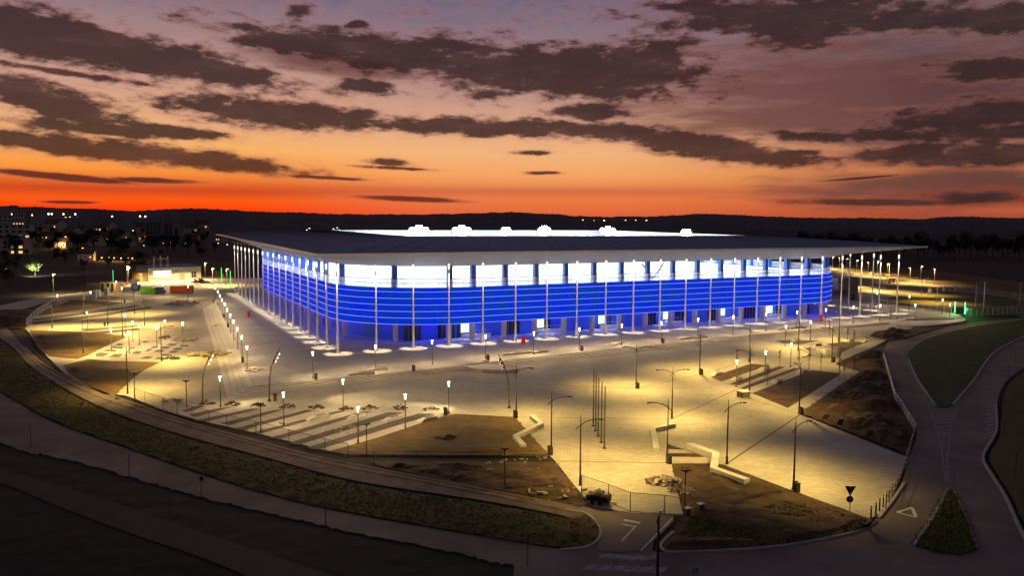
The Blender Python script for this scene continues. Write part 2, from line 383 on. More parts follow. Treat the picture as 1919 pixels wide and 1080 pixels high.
# ------------------------------------------------------------------ ground
def curve(pts, k=6, closed=False):             # Catmull-Rom through photo points
    out = []; n = len(pts)
    for i in range(n if closed else n - 1):
        P = [pts[(i + j) % n] if closed else pts[min(max(i + j, 0), n - 1)] for j in (-1, 0, 1, 2)]
        for s in range(k):
            t = s/k
            out.append(tuple(.5*((2*P[1][d]) + (-P[0][d] + P[2][d])*t + (2*P[0][d] - 5*P[1][d] + 4*P[2][d] - P[3][d])*t*t + (-P[0][d] + 3*P[1][d] - 3*P[2][d] + P[3][d])*t**3) for d in range(len(pts[0]))))
    if not closed: out.append(pts[-1])
    return out
def ragged(pts, amt, seed):
    rnd = random.Random(seed); return [(x + rnd.uniform(-amt, amt), y + rnd.uniform(-amt, amt)*.8) for x, y in pts]
def sheet(name, pts, z, m, kind='structure', z0=None, **kw):
    w = [G(p[0], p[1], z) for p in pts]
    b = MB()
    if z0 is None:
        n = len(w); a = sum(w[i].x*w[(i+1) % n].y - w[(i+1) % n].x*w[i].y for i in range(n))
        b.add(w, [tuple(range(n)) if a > 0 else tuple(reversed(range(n)))])
    else: b.prism([(p.x, p.y) for p in w], z0, z, bottom=False)
    o = b.build(name, m); tag(o, kind=kind, **kw); return o
def ribbon(b, w, width, z0, z1):               # upright-sided strip along world points
    n = len(w); L_, R_ = [], []
    for i in range(n):
        d = (w[min(i+1, n-1)] - w[max(i-1, 0)]); d.z = 0; d.normalize(); q = Vector((-d.y, d.x, 0))*width/2
        L_.append(w[i] + q); R_.append(w[i] - q)
    for i in range(n - 1):
        p = [L_[i], R_[i], R_[i+1], L_[i+1]]
        vs = [(a.x, a.y, z0) for a in p] + [(a.x, a.y, z1) for a in p]
        b.add(vs, [(4, 5, 6, 7), (0, 1, 5, 4), (1, 2, 6, 5), (2, 3, 7, 6), (3, 0, 4, 7)])

b = MB(); b.add([(-8000, -600, -.78), (8000, -600, -.78), (8000, 9500, -.78), (-8000, 9500, -.78)], [(0, 1, 2, 3)])
tag(b.build('ground', M['terrain']), kind='structure')

roadU = curve([(-260, 600), (0, 737), (100, 792), (250, 846), (400, 898), (550, 941), (700, 972), (900, 1006), (1050, 1030), (1092, 1022), (1112, 990), (1098, 955), (1180, 958), (1248, 966), (1226, 1016), (1240, 1036), (1400, 1029), (1500, 1015), (1600, 995), (1645, 970), (1668, 940), (1690, 905), (1703, 855), (1718, 805), (1680, 742), (1655, 668), (1690, 622), (1800, 607), (1919, 597), (2150, 583)], 4)
roadD = curve([(2150, 612), (1960, 665), (1919, 690), (1885, 716), (1870, 750), (1866, 790), (1860, 820), (1842, 855), (1860, 890), (1885, 930), (1919, 1003), (2060, 1250)], 4)
roadL = curve([(900, 1250), (962, 1080), (930, 1056), (800, 1026), (650, 996), (500, 961), (350, 926), (250, 896), (100, 856), (0, 831), (-260, 700)], 4)
_l = curve(roadL, 4)
sheet('road', roadU + roadD + [(x, y + random.uniform(-2.6, 2.6)) if y < 1080 else (x, y) for x, y in _l], -.70, M['asphalt'])
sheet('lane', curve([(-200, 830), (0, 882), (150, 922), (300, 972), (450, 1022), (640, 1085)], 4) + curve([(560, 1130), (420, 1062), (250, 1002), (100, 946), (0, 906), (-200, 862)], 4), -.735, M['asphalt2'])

plaza = [(-60, 592), (0, 573), (60, 560), (130, 551), (235, 536), (270, 524), (440, 522), (620, 518), (1000, 520), (1500, 523), (1640, 540), (1700, 560), (1790, 590), (1812, 599), (1806, 604), (1728, 613), (1690, 620), (1663, 637), (1640, 650), (1568, 680), (1611, 697), (1497, 776), (1703, 859), (1668, 940), (1650, 962), (1630, 973), (1476, 917), (1360, 873), (1345, 869), (1258, 869), (1280, 965), (1182, 962), (1110, 950), (1072, 905), (1038, 862), (1028, 853), (653, 853), (600, 842), (480, 812), (360, 785), (300, 767), (236, 742), (190, 738), (120, 700), (75, 655), (50, 618), (30, 610)]
sheet('plaza', plaza, LOW, M['pave'], z0=-.8)
# lower apron where the track meets the driveway
sheet('driveway', curve([(1060, 955), (1100, 942), (1180, 958), (1262, 968), (1240, 1000), (1215, 1022), (1190, 1034), (1120, 1032), (1128, 1000), (1100, 972)], 3, True), -.66, M['asphalt'])

trackU = curve([(-80, 560), (-20, 588), (20, 622), (48, 655), (85, 688), (140, 716), (215, 746), (300, 776), (400, 803), (500, 829), (600, 856), (700, 876), (850, 905), (1000, 933), (1085, 948)], 4)
trackD = curve([(1110, 985), (1050, 966), (900, 938), (700, 908), (600, 886), (500, 858), (400, 832), (300, 803), (200, 768), (110, 722), (55, 684), (20, 648), (-40, 610), (-100, 590)], 4)
sheet('dirt_track', trackU + trackD, -.645, M['track'])
b = MB()
for pts in (curve([(30, 640), (70, 682), (150, 728), (250, 766), (400, 812), (600, 866), (800, 904), (1000, 944), (1085, 962)], 4), curve([(45, 650), (80, 682), (150, 719), (260, 760), (400, 806), (600, 858), (800, 897), (1000, 936)], 4)):
    w = [G(*p, -.64) for p in pts]; ribbon(b, w, .55, -.66, -.60)
tag(b.build('wheel_ridges', M['track']), kind='structure')
vergeD = curve([(1098, 965), (1118, 985), (1122, 1004), (1100, 1020), (1050, 1026), (900, 1003), (700, 968), (550, 937), (400, 894), (250, 842), (100, 788), (0, 733), (-200, 612)], 4)
verge = list(reversed(trackD[:-8])) + vergeD
verge = curve([(-200, 575), (-60, 610), (20, 652), (55, 688), (110, 726), (200, 772), (300, 807), (400, 836), (500, 862), (600, 890), (700, 912), (900, 942), (1050, 970), (1098, 966)], 4) + vergeD[3:]
verge = ragged([q for i in range(len(verge)) for q in (verge[i], tuple((a + c)/2 for a, c in zip(verge[i], verge[(i+1) % len(verge)])))], 2.2, 5)
sheet('verge', verge, -.62, M['turf'], z0=-.78)

# beds and lawns
def bed(name, pts, m='lawn', z=-.57, **kw):
    return sheet(name, pts, z, M[m], z0=-.62, **kw)
bed('lawn', [(615, 847), (710, 820), (778, 797), (837, 779), (853, 776), (965, 782), (1000, 822), (1028, 852), (900, 854), (653, 852)])
bed('lawn', curve([(690, 864), (900, 866), (1036, 866)], 2) + [(1072, 906), (1102, 945), (1085, 950), (1000, 931), (850, 904), (720, 876)], 'earth', -.60)
bed('lawn', [(56, 619), (150, 622), (230, 629), (236, 633), (200, 648), (165, 666), (145, 673), (92, 668), (70, 650)])
bed('lawn', [(120, 684), (167, 673), (210, 677), (300, 679), (270, 694), (250, 708), (236, 722), (215, 742), (165, 722), (130, 702)])
bed('lawn', [(62, 590), (100, 574), (135, 562), (180, 564), (232, 568), (200, 574), (130, 583), (66, 593)])
bed('earth_bank', curve([(-120, 600), (-20, 582), (40, 580), (95, 565), (120, 566), (70, 585), (52, 612), (30, 616), (-20, 612)], 3, True), 'earth', -.56)
# gravel strips beside the left beds
for q in ([(60, 598), (200, 580), (256, 572), (262, 574), (205, 584), (62, 602)], [(60, 604), (190, 588), (280, 575), (286, 577), (200, 592), (62, 609)], [(150, 617), (262, 609), (268, 612), (160, 621)], [(160, 624), (262, 615), (258, 619), (180, 627)]):
    bed('gravel_bed', q, 'gravel', -.58)
cr4 = [[(0, 375), (60, 365), (150, 377), (75, 412), (0, 412)], [(70, 348), (120, 332), (240, 338), (205, 358)], [(150, 314), (190, 297), (310, 305), (290, 325)], [(215, 282), (250, 264), (310, 270), (290, 290)], [(140, 417), (210, 382), (310, 384), (255, 418)], [(545, 350), (590, 324), (648, 324), (592, 352)], [(605, 315), (650, 293), (690, 294), (660, 318)], [(705, 320), (760, 297), (850, 300), (800, 325)], [(790, 285), (830, 264), (920, 267), (880, 290)], [(855, 335), (900, 310), (985, 314), (950, 338)], [(640, 358), (690, 334), (780, 340), (740, 360)], [(810, 370), (850, 347), (935, 350), (890, 372)], [(930, 297), (960, 277), (1050, 284), (1030, 302)], [(725, 400), (760, 379), (860, 392), (850, 412)], [(650, 440), (700, 418), (790, 428), (760, 455)], [(490, 435), (560, 409), (640, 414), (600, 438)], [(400, 378), (450, 350), (520, 354), (480, 384)], [(500, 250), (540, 236), (600, 240), (560, 256)]]
for q in cr4: bed('gravel_bed', [(180 + x/6, 600 + y/6) for x, y in q], 'gravel', -.585)
for q in ([(340, 770), (373, 760), (386, 762), (350, 773)], [(353, 778), (405, 766), (436, 763), (367, 782)], [(373, 787), (472, 766), (488, 767), (384, 791)], [(412, 794), (515, 769), (531, 768), (432, 797)], [(442, 803), (573, 769), (591, 769), (457, 806)], [(472, 811), (630, 771), (647, 771), (489, 813)], [(502, 822), (677, 772), (697, 772), (522, 824)], [(537, 832), (727, 773), (756, 774), (560, 834)], [(570, 841), (785, 775), (815, 776), (598, 843)]):
    bed('gravel_bed', q, 'gravel', -.585)
for q in ([(1333, 707), (1407, 682), (1440, 685), (1352, 715)], [(1368, 720), (1458, 687), (1472, 688), (1385, 722)], [(1387, 728), (1487, 690), (1500, 691), (1395, 730)], [(1410, 737), (1522, 694), (1577, 700), (1476, 765)], [(1502, 653), (1530, 650), (1532, 667), (1520, 664)]):
    bed('planting_bed', q, 'earth', -.565)
bed('planting_bed', [(1453, 639), (1480, 637.5), (1500, 638), (1535, 638.5), (1500, 646), (1468, 644)], 'gravel', -.58)
bed('planting_bed', [(1549, 645), (1580, 641), (1625, 641), (1590, 655), (1562, 668)], 'earth', -.58)
sheet('earth_slope', [(1566, 683), (1640, 652), (1654, 652), (1664, 690), (1680, 744), (1716, 808), (1703, 850), (1500, 774), (1612, 697)], -.55, M['earth'], z0=-.78)
sheet('earth_slope', [(1630, 630), (1642, 621), (1672, 617), (1717, 618.5), (1747, 612.5), (1800, 604), (1740, 620), (1700, 632), (1663, 638)], -.48, M['earth'], z0=-.78)
bed('earth_patch', [(1259, 870), (1345, 870), (1360, 874), (1476, 919), (1626, 972), (1640, 976)] + curve([(1630, 986), (1600, 996), (1500, 1016), (1400, 1027), (1240, 1033), (1236, 1018), (1262, 996), (1284, 966)], 3), 'earth', -.52)
bed('planting_bed', [(1250, 832), (1281, 843), (1252, 842)], 'earth', -.575); bed('planting_bed', [(1254, 850), (1302, 850), (1320, 857), (1255, 856)], 'earth', -.575)

# islands in the right-hand road
isl = curve([(1702, 672), (1706, 655), (1725, 640), (1760, 627), (1830, 611), (1900, 600), (1980, 594)], 4) + curve([(1990, 618), (1919, 630), (1870, 655), (1846, 680), (1825, 712), (1786, 757), (1752, 758), (1718, 708)], 4)
sheet('grass_island', isl, -.55, M['greenturf'], z0=-.78)
spl = ragged([(1776, 916), (1786, 920), (1798, 945), (1812, 975), (1824, 1005), (1830, 1030), (1800, 1036), (1770, 1036), (1712, 1021), (1728, 998), (1744, 975), (1762, 942)], .6, 8)
sheet('splitter_island', spl, -.58, M['greenturf'], z0=-.78)
sheet('roadside_bank', curve([(2300, 612), (1980, 668), (1925, 694), (1893, 718), (1880, 750), (1876, 790), (1872, 822), (1854, 856), (1872, 890), (1897, 930), (1932, 1003), (2075, 1250), (2600, 1250)], 3), -.50, M['turf'], z0=-.78)

b = MB()
def kerb(pts, wd=.3, z1=-.52, k=4): ribbon(b, [G(*p, z1) for p in curve(pts, k)], wd, -.78, z1)
kerb([(1702, 672), (1718, 708), (1752, 758)]); kerb([(1706, 655), (1725, 640), (1760, 627), (1830, 611), (1919, 598)]); kerb([(1919, 630), (1870, 655), (1846, 680), (1825, 712), (1786, 757)])
kerb([(1642, 975), (1600, 996), (1500, 1016), (1400, 1028), (1246, 1034)]); kerb([(1646, 970), (1672, 938), (1694, 905)])
kerb([(1866, 757), (1868, 800), (1860, 822), (1842, 856), (1860, 891), (1885, 931), (1919, 1004), (1990, 1130)])
kerb([(1776, 916), (1744, 975), (1712, 1021)], .3, -.52); kerb([(1787, 920), (1812, 972), (1831, 1028)], .18, -.55)
kerb([(1060, 955), (1098, 962), (1121, 984), (1124, 1006), (1100, 1024), (1050, 1030)], .25, -.56)
kerb([(1246, 1033), (1238, 1020), (1262, 996)], .3, -.5)
tag(b.build('kerb', M['kerb']), kind='structure')

# painted markings (sheets 4 mm above the asphalt) and slot drains in the paving
b = MB()
def quad(pts, z=-.694):
    w = [G(*p, z) for p in pts]; n = len(w); a = sum(w[i].x*w[(i+1) % n].y - w[(i+1) % n].x*w[i].y for i in range(n))
    b.add(w, [tuple(range(n)) if a > 0 else tuple(reversed(range(n)))])
def line(pts, wd, z=-.694):
    w = [G(*p, z) for p in pts]
    for i in range(len(w) - 1):
        d = (w[i+1] - w[i]).normalized(); q = Vector((-d.y, d.x, 0))*wd/2
        b.add([w[i] - q, w[i+1] - q, w[i+1] + q, w[i] + q], [(0, 1, 2, 3)])
tri = [(1681, 961), (1709, 952), (1717, 970)]
line([tri[0], tri[1]], .32); line([tri[1], tri[2]], .32, -.690); line([tri[2], tri[0]], .32, -.686)
line([(1192, 986), (1165, 1015)], .14, -.654); line([(1169, 975), (1200, 981)], .4, -.654); line([(1165, 983), (1190, 988)], .25, -.654)
line([(1260, 972), (1200, 1034)], .14, -.654)
tag(b.build('road_marking', M['paint']), kind='structure')
b = MB()
for i in range(9):                              # hatched area ahead of the grass island
    t = i/8; y = 762 + t*52; x0 = 1739 + t*22; x1 = 1794 - t*16
    line([(x0, y), (x1, y - 2)], .30)
for i in range(9):
    t = i/8; y = 762 + t*56; line([(1852 - t*8, y + 3), (1866 - t*2, y - 2)], .30)
line([(1739, 757), (1762, 830), (1772, 905)], .15); line([(1796, 757), (1782, 800), (1775, 860), (1776, 905)], .15)
for i in range(5): line([(1764 + i*2, 835 + i*14), (1774, 833 + i*14)], .30)
line([(1690, 660), (1708, 700), (1742, 760)], .15)
for i in range(5): quad([(1128 + i*20, 1040 + i*1), (1150 + i*20, 1038 + i), (1142 + i*20, 1046 + i), (1119 + i*20, 1048 + i)])
for i in range(3): quad([(1222 + i*5, 1040 - i*2), (1240, 1036), (1232 - i*2, 1047), (1214, 1051)], -.690 + i*.003) if i == 0 else None
for i in range(6): quad([(1100 + i*26, 1060 + i), (1124 + i*26, 1058 + i), (1114 + i*26, 1068 + i), (1088 + i*26, 1070 + i)])
tag(b.build('road_marking', M['paintdim']), kind='structure')
b = MB()                                        # repaired strips and wear in the asphalt
for q in [] and ([(250, 868), (330, 892), (318, 899), (238, 876)], [(520, 935), (640, 962), (632, 968), (512, 941)], [(820, 1000), (900, 1016), (888, 1024), (808, 1008)], [(1420, 1045), (1560, 1032), (1570, 1046), (1428, 1060)], [(1690, 985), (1720, 978), (1740, 1030), (1700, 1040)], [(1800, 830), (1830, 826), (1838, 880), (1806, 884)], [(1700, 690), (1716, 688), (1738, 740), (1722, 744)], [(60, 775), (130, 808), (118, 816), (48, 783)], [(1600, 1010), (1630, 1003), (1660, 1060), (1620, 1066)]): quad(q, -.6955)
line([(0, 786), (250, 866), (550, 952), (900, 1032)], .08, -.6945); line([(1640, 1000), (1690, 960), (1700, 900), (1730, 820), (1715, 740)], .07, -.6945); line([(1690, 1060), (1790, 1055), (1860, 1075)], .06, -.6945)
tag(b.build('asphalt_patch', mat('patched_asphalt', (.10, .082, .08), .9, var=.35, scale=1.5)), kind='structure')
b = MB()
zz = LOW + .006
for pts, wd in (([(965, 782), (1258, 786)], .18), ([(1038, 865), (1250, 868)], .18), ([(1259, 786), (1355, 742), (1520, 672)], .18), ([(1360, 871), (1500, 777)], .22), ([(1192, 729), (1311, 702), (1404, 676)], .14), ([(880, 716), (1190, 728)], .2),
                ([(1310, 702), (1400, 732)], .12), ([(1400, 746), (1497, 776)], .12), ([(240, 680), (406, 682)], .12), ([(150, 622), (400, 610)], .1)):
    line(pts, wd, zz); zz += .002
tag(b.build('slot_drain', M['joint']), kind='structure')

# raised podium and the steps round it
ptop = [(467.5, 725), (560, 716.5), (660, 707.3), (775, 696), (868, 685), (1040, 665.8), (1200, 650), (1360, 634), (1453, 624), (1560, 613.5), (1665, 604)]
lobe = curve([(1680, 609), (1728, 611), (1797, 604), (1808, 599), (1790, 588), (1700, 574)], 3)
pod = ptop + lobe
pw = [G(*p, 0) for p in pod] + [W(198, 60), W(196, 175), W(-6, 178), W(-9.5, 150)] + [G(*p, 0) for p in ((401.7, 568), (418, 600), (441.7, 650))]
b = MB(); b.prism([(p.x, p.y) for p in pw], -.8, 0, bottom=False); tag(b.build('podium', M['pave2']), kind='structure')
frontbot = [(426, 748), (560, 731.7), (720, 711), (880, 695), (1040, 677), (1140, 666.7), (1360, 643.5), (1453, 631.5), (1560, 620), (1668, 609)]
def at_u(pts, z):                                # world polyline as (u, v)
    return [UV(G(*p, z)) for p in pts]
ft, fb = at_u(ptop, 0), at_u(frontbot, LOW)
def interp(pl, u):
    for i in range(len(pl) - 1):
        if pl[i][0] <= u <= pl[i+1][0] or i == len(pl) - 2: 
            t = (u - pl[i][0])/(pl[i+1][0] - pl[i][0]); return pl[i][1] + t*(pl[i+1][1] - pl[i][1])
    return pl[0][1]
cT, cB = ft[0], fb[0]
lT = at_u([(467.5, 725), (441.7, 650), (418, 600), (401.7, 568)], 0); lB = at_u([(426, 748), (406.7, 671.7), (385, 600), (380, 580)], LOW)
NST = 4
def step_loop(t):                                # t = 0 podium edge ... 1 foot of the steps
    pts = []
    for a, c in ((3, 3), (2, 2), (1, 1)):
        pts.append((lT[a][0] + t*(lB[c][0] - lT[a][0]), lT[a][1] + t*(lB[c][1] - lT[a][1])))
    pts.append((cT[0] + t*(cB[0] - cT[0]), cT[1] + t*(cB[1] - cT[1])))
    for u in (-10, 10, 30, 60, 90, 120, 150, 160):
        vt, vb = interp(ft, u), interp(fb, u)
        if u >= 150: vb = vt + (vb - vt)*(1.0 if u == 150 else .8)
        pts.append((u, vt + t*(vb - vt)))
    return [W(*p) for p in pts]
rb = MB()
for i in range(NST):
    l0, l1 = step_loop(max(0, i/NST - .02)), step_loop((i + 1)/NST - .0)
    z = -.6/(NST)*(i + .75) if i < NST else LOW
    z = -.13*(i + 1) + .0
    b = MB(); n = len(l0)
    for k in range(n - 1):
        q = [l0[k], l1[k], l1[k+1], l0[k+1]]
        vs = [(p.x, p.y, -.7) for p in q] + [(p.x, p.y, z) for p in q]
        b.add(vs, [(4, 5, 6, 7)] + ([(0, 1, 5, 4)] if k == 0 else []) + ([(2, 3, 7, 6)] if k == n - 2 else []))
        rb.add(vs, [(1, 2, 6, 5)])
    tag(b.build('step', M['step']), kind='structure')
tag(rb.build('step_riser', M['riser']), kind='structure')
b = MB(); ribbon(b, [W(*lT[3]), W(*lT[2]), W(*lT[1]), W(*cT)], .9, -.5, .035); tag(b.build('podium_kerb', M['conc']), kind='structure')
# ramp across the steps, half way along the front
sheet('ramp', [(868, 686), (912, 681), (972, 691.5), (952, 694), (903, 693)], -.12, M['step'], z0=-.7)

def inside(x, y, poly):
    c = False; j = len(poly) - 1
    for i in range(len(poly)):
        xi, yi = poly[i]; xj, yj = poly[j]
        if (yi > y) != (yj > y) and x < (xj - xi)*(y - yi)/(yj - yi) + xi: c = not c
        j = i
    return c
# churned-up soil: uneven clods over the bare-earth areas
def rough(name, pts, z, m, amp, step=.9, seed=0):
    rnd = random.Random(seed); w = [(p.x, p.y) for p in (G(*q, z) for q in pts)]
    xs = [p[0] for p in w]; ys = [p[1] for p in w]; nx = int((max(xs) - min(xs))/step) + 2; ny = int((max(ys) - min(ys))/step) + 2
    from mathutils import noise as NZ
    idx = {}; b = MB(); vs = []; fs = []
    def vid(i, j):
        if (i, j) not in idx:
            x, y = min(xs) + i*step, min(ys) + j*step
            ex = 1.0 if all(inside(x + dx*step, y + dy*step, w) for dx, dy in ((1.6, 0), (-1.6, 0), (0, 1.6), (0, -1.6))) else 0.0
            h = NZ.fractal(Vector((x*.16, y*.16, seed)), 1.0, 2.1, 5)*amp + rnd.uniform(-.12, .12)*amp + amp*.35
            idx[(i, j)] = len(vs); vs.append((x, y, z - .03 + max(-.01, h)*ex))
        return idx[(i, j)]
    for i in range(nx):
        for j in range(ny):
            if inside(min(xs) + (i + .5)*step, min(ys) + (j + .5)*step, w): fs.append((vid(i, j), vid(i+1, j), vid(i+1, j+1), vid(i, j+1)))
    b.add(vs, fs); tag(b.build(name, m), kind='structure')
rough('earth_slope', [(1566, 683), (1640, 652), (1654, 652), (1664, 690), (1680, 744), (1716, 808), (1703, 850), (1500, 774), (1612, 697)], -.53, M['earth'], 1.0, .8, 1)
rough('earth_slope', [(1630, 630), (1642, 621), (1672, 617), (1717, 618.5), (1747, 612.5), (1800, 604), (1740, 620), (1700, 632), (1663, 638)], -.46, M['earth'], .9, 1.2, 2)
rough('earth_patch', [(1259, 870), (1345, 870), (1360, 874), (1476, 919), (1626, 972), (1600, 994), (1500, 1014), (1400, 1025), (1240, 1031), (1238, 1018), (1262, 996), (1284, 966)], -.50, M['earth'], .42, .45, 3)
rough('lawn', [(700, 866), (900, 867), (1036, 867), (1072, 906), (1100, 944), (1000, 929), (850, 902), (720, 874)], -.58, M['earth'], .45, .6, 4)
rough('lawn', [(620, 846), (710, 821), (778, 798), (837, 780), (853, 777), (965, 783), (1000, 823), (1026, 851), (900, 853), (653, 851)], -.55, M['lawn'], .22, .6, 5)
rough('earth_bank', [(-100, 598), (-20, 584), (40, 581), (95, 567), (118, 567), (70, 585), (52, 610), (30, 614), (-20, 610)], -.54, M['earth'], .9, 1.2, 6)
rough('lawn', [(120, 685), (167, 674), (210, 678), (295, 680), (268, 694), (248, 708), (234, 722), (215, 741), (165, 721), (132, 702)], -.55, M['lawn'], .25, .8, 7)
rough('lawn', [(60, 621), (150, 623), (230, 630), (198, 648), (165, 665), (145, 672), (94, 667), (72, 650)], -.55, M['lawn'], .25, .9, 8)

# short grass on the near verges and the islands (nobody could count it)
def tufts(polys, n, z, name, h=(.04, .13), seed=1):
    rnd = random.Random(seed); b = MB()
    for pl in polys:
        w = [(p.x, p.y) for p in (G(*q, z) for q in pl)]
        xs = [p[0] for p in w]; ys = [p[1] for p in w]
        k = 0; tries = 0
        while k < n and tries < n*30:
            tries += 1
            x, y = rnd.uniform(max(-150, min(xs)), min(150, max(xs))), rnd.uniform(min(ys), max(ys))
            if not inside(x, y, w): continue
            k += 1
            for _ in range(3):
                a = rnd.uniform(0, 2*pi); hh = rnd.uniform(*h); wd = rnd.uniform(.08, .22); lx, ly = rnd.uniform(-.25, .25), rnd.uniform(-.25, .25)
                ox, oy = rnd.uniform(-.3, .3), rnd.uniform(-.3, .3)
                b.add([(x + ox - wd*cos(a), y + oy - wd*sin(a), z - .02), (x + ox + wd*cos(a), y + oy + wd*sin(a), z - .02), (x + ox + lx, y + oy + ly, z + hh)], [(0, 1, 2)])
    o = b.build(name, M['grass']); tag(o, 'rough grass growing on the dark verges and traffic islands', kind='stuff')
lower = [(-100, 862), (0, 845), (250, 908), (500, 974), (800, 1040), (930, 1075), (640, 1075), (450, 1012), (300, 962), (150, 912)]
tufts([verge], 9000, -.62, 'grass', seed=1)
tufts([isl, spl, [(1925, 694), (1893, 718), (1880, 750), (1872, 822), (1854, 856), (1872, 890), (1932, 1003), (2040, 1100), (2100, 700)]], 1700, -.56, 'grass', (.04, .13), 2)
tufts([[(1285, 970), (1400, 960), (1476, 940), (1626, 974), (1600, 994), (1500, 1014), (1400, 1025), (1300, 1028)]], 900, -.52, 'grass', (.05, .2), 3)
# ------------------------------------------------------------------ stadium (local axes: u along the long front, v to the back)
st = thing('stadium', 'huge stadium with glowing blue band facade and wide flat overhanging roof', 'stadium', (X0, Y0, 0), ANG)
FU0, FU1, FV0, FV1, FR = 5.6, 172.0, 4.6, 151.0, 26.0
def rrect(ins, n=12):                           # rounded rectangle, counter-clockwise from the near-left corner; returns points and outward normals
    u0, u1, v0, v1 = FU0 + ins, FU1 - ins, FV0 + ins, FV1 - ins; r = max(2.0, FR - ins); out = []
    for cu, cv, a0 in ((u0 + r, v0 + r, pi), (u1 - r, v0 + r, 1.5*pi), (u1 - r, v1 - r, 0), (u0 + r, v1 - r, .5*pi)):
        for i in range(n + 1):
            a = a0 + .5*pi*i/n; out.append((cu + r*cos(a), cv + r*sin(a)))
    return out
def dense(lp, step):
    out = []; n = len(lp)
    for i in range(n):
        a, c = lp[i], lp[(i+1) % n]; d = sqrt((c[0]-a[0])**2 + (c[1]-a[1])**2); k = max(1, int(round(d/step)))
        for j in range(k): out.append((a[0] + (c[0]-a[0])*j/k, a[1] + (c[1]-a[1])*j/k))
    return out
def band(b, l0, z0, l1, z1, flip=False, sm=False):
    n = len(l0)
    vs = [(*p, z0 if not callable(z0) else z0(*p)) for p in l0] + [(*p, z1 if not callable(z1) else z1(*p)) for p in l1]
    fs = [((i+1) % n, i, n + i, n + (i+1) % n) if flip else (i, (i+1) % n, n + (i+1) % n, n + i) for i in range(n)]
    b.add(vs, fs, sm)
# bays
bays = [8.586*i for i in range(3, 17)]
lpF = rrect(0, 12)
def arc(i0, k, ins=0):                          # k-th point of corner i0
    return rrect(ins, 12)[i0*13 + k]
# break points round the facade (front, right corner, right, ... )
brk = []
brk += [(0, j) for j in (2, 6, 10)]
def ring_breaks(ins):
    R_ = rrect(ins, 12); out = [R_[2], R_[7], R_[11]]
    out += [(u, FV0 + ins) for u in [8.586*i for i in range(4, 18)]]
    out += [R_[13+3], R_[13+7], R_[13+11]]
    out += [(FU1 - ins, v) for v in [9.169*i for i in range(4, 14)]]
    out += [R_[26+3], R_[26+7], R_[26+11]]
    out += [(u, FV1 - ins) for u in [8.586*i for i in range(17, 3, -1)]]
    out += [R_[39+3], R_[39+7], R_[39+11]]
    out += [(FU0 + ins, v) for v in [9.169*i for i in range(13, 3, -1)]]
    return out
def seg_between(a, c, lp):                       # part of the dense loop from a to c
    n = len(lp)
    ia = min(range(n), key=lambda i: (lp[i][0]-a[0])**2 + (lp[i][1]-a[1])**2); ic = min(range(n), key=lambda i: (lp[i][0]-c[0])**2 + (lp[i][1]-c[1])**2)
    if ic < ia: ic += n
    mid = [lp[i % n] for i in range(ia + 1, ic)]
    return [a] + mid + [c]
LEDZ = [4.3 + 1.53*i for i in range(6)]
TOPZ = 12.95
lpD = dense(rrect(0, 24), 2.2); lpB = dense(rrect(.35, 24), 2.2)
brkF = ring_breaks(0)
for i in range(len(brkF)):
    a, c = brkF[i], brkF[(i+1) % len(brkF)]
    sg = seg_between(a, c, lpD); b = MB()
    # five louvre bands per bay, each leaning slightly out at its foot, with a folded lip above every light line
    nrm = []
    for k in range(len(sg)):
        d = Vector((sg[min(k+1, len(sg)-1)][0] - sg[max(k-1, 0)][0], sg[min(k+1, len(sg)-1)][1] - sg[max(k-1, 0)][1], 0)).normalized(); nrm.append((d.y, -d.x))
    e0 = Vector((sg[1][0]-sg[0][0], sg[1][1]-sg[0][1])).normalized()*.09
    sg = [(sg[0][0] + e0.x, sg[0][1] + e0.y)] + sg[1:-1] + [(sg[-1][0] - e0.x, sg[-1][1] - e0.y)]
    tiers = [(LEDZ[j] + .07, LEDZ[j+1] - .12) for j in range(5)] + [(LEDZ[5] + .07, TOPZ)]
    for z0, z1 in tiers:
        for k in range(len(sg) - 1):
            q = []
            for kk in (k, k+1):
                p, nn = sg[kk], nrm[kk]; q.append(((p[0] + nn[0]*.10, p[1] + nn[1]*.10, z0), (p[0], p[1], z1), (p[0] + nn[0]*.14, p[1] + nn[1]*.14, z1 + .03), (p[0] + nn[0]*.10, p[1] + nn[1]*.10, z0)))
            b.add([q[0][0], q[1][0], q[1][1], q[0][1], q[0][2], q[1][2]], [(0, 1, 2, 3), (3, 2, 5, 4)])
    b.build('facade_panel', M['facade'], st)
for z in LEDZ:
    b = MB(); lo = dense(rrect(-.17, 24), 2.2); li = dense(rrect(.02, 24), 2.2)
    band(b, lo, z - .055, lo, z + .035); band(b, lo, z + .035, li, z + .035); band(b, li, z - .055, lo, z - .055)
    b.build('light_strip', M['led'], st)
b = MB(); li = dense(rrect(.45, 24), 2.2); band(b, li, 4.2, li, TOPZ - .06); b.build('facade_backing', M['ledblue'], st)
# concourse slabs, ground-floor wall, soffit of the first floor
b = MB(); l0 = dense(rrect(.3, 16), 5); l1 = dense(rrect(9.5, 16), 5)
def ring(b, i0, i1, z, up=True):
    a, c = rrect(i0, 16), rrect(i1, 16); band(b, a, z, c, z, flip=not up)
ring(b, .3, 10.5, 12.6); ring(b, .3, 10.5, 4.22, False); b.build('floor_slab', M['bright'], st)
b = MB(); a = rrect(5.2, 16); band(b, a, 0, a, 4.2); b.build('ground_floor_wall', M['ledblue'], st)
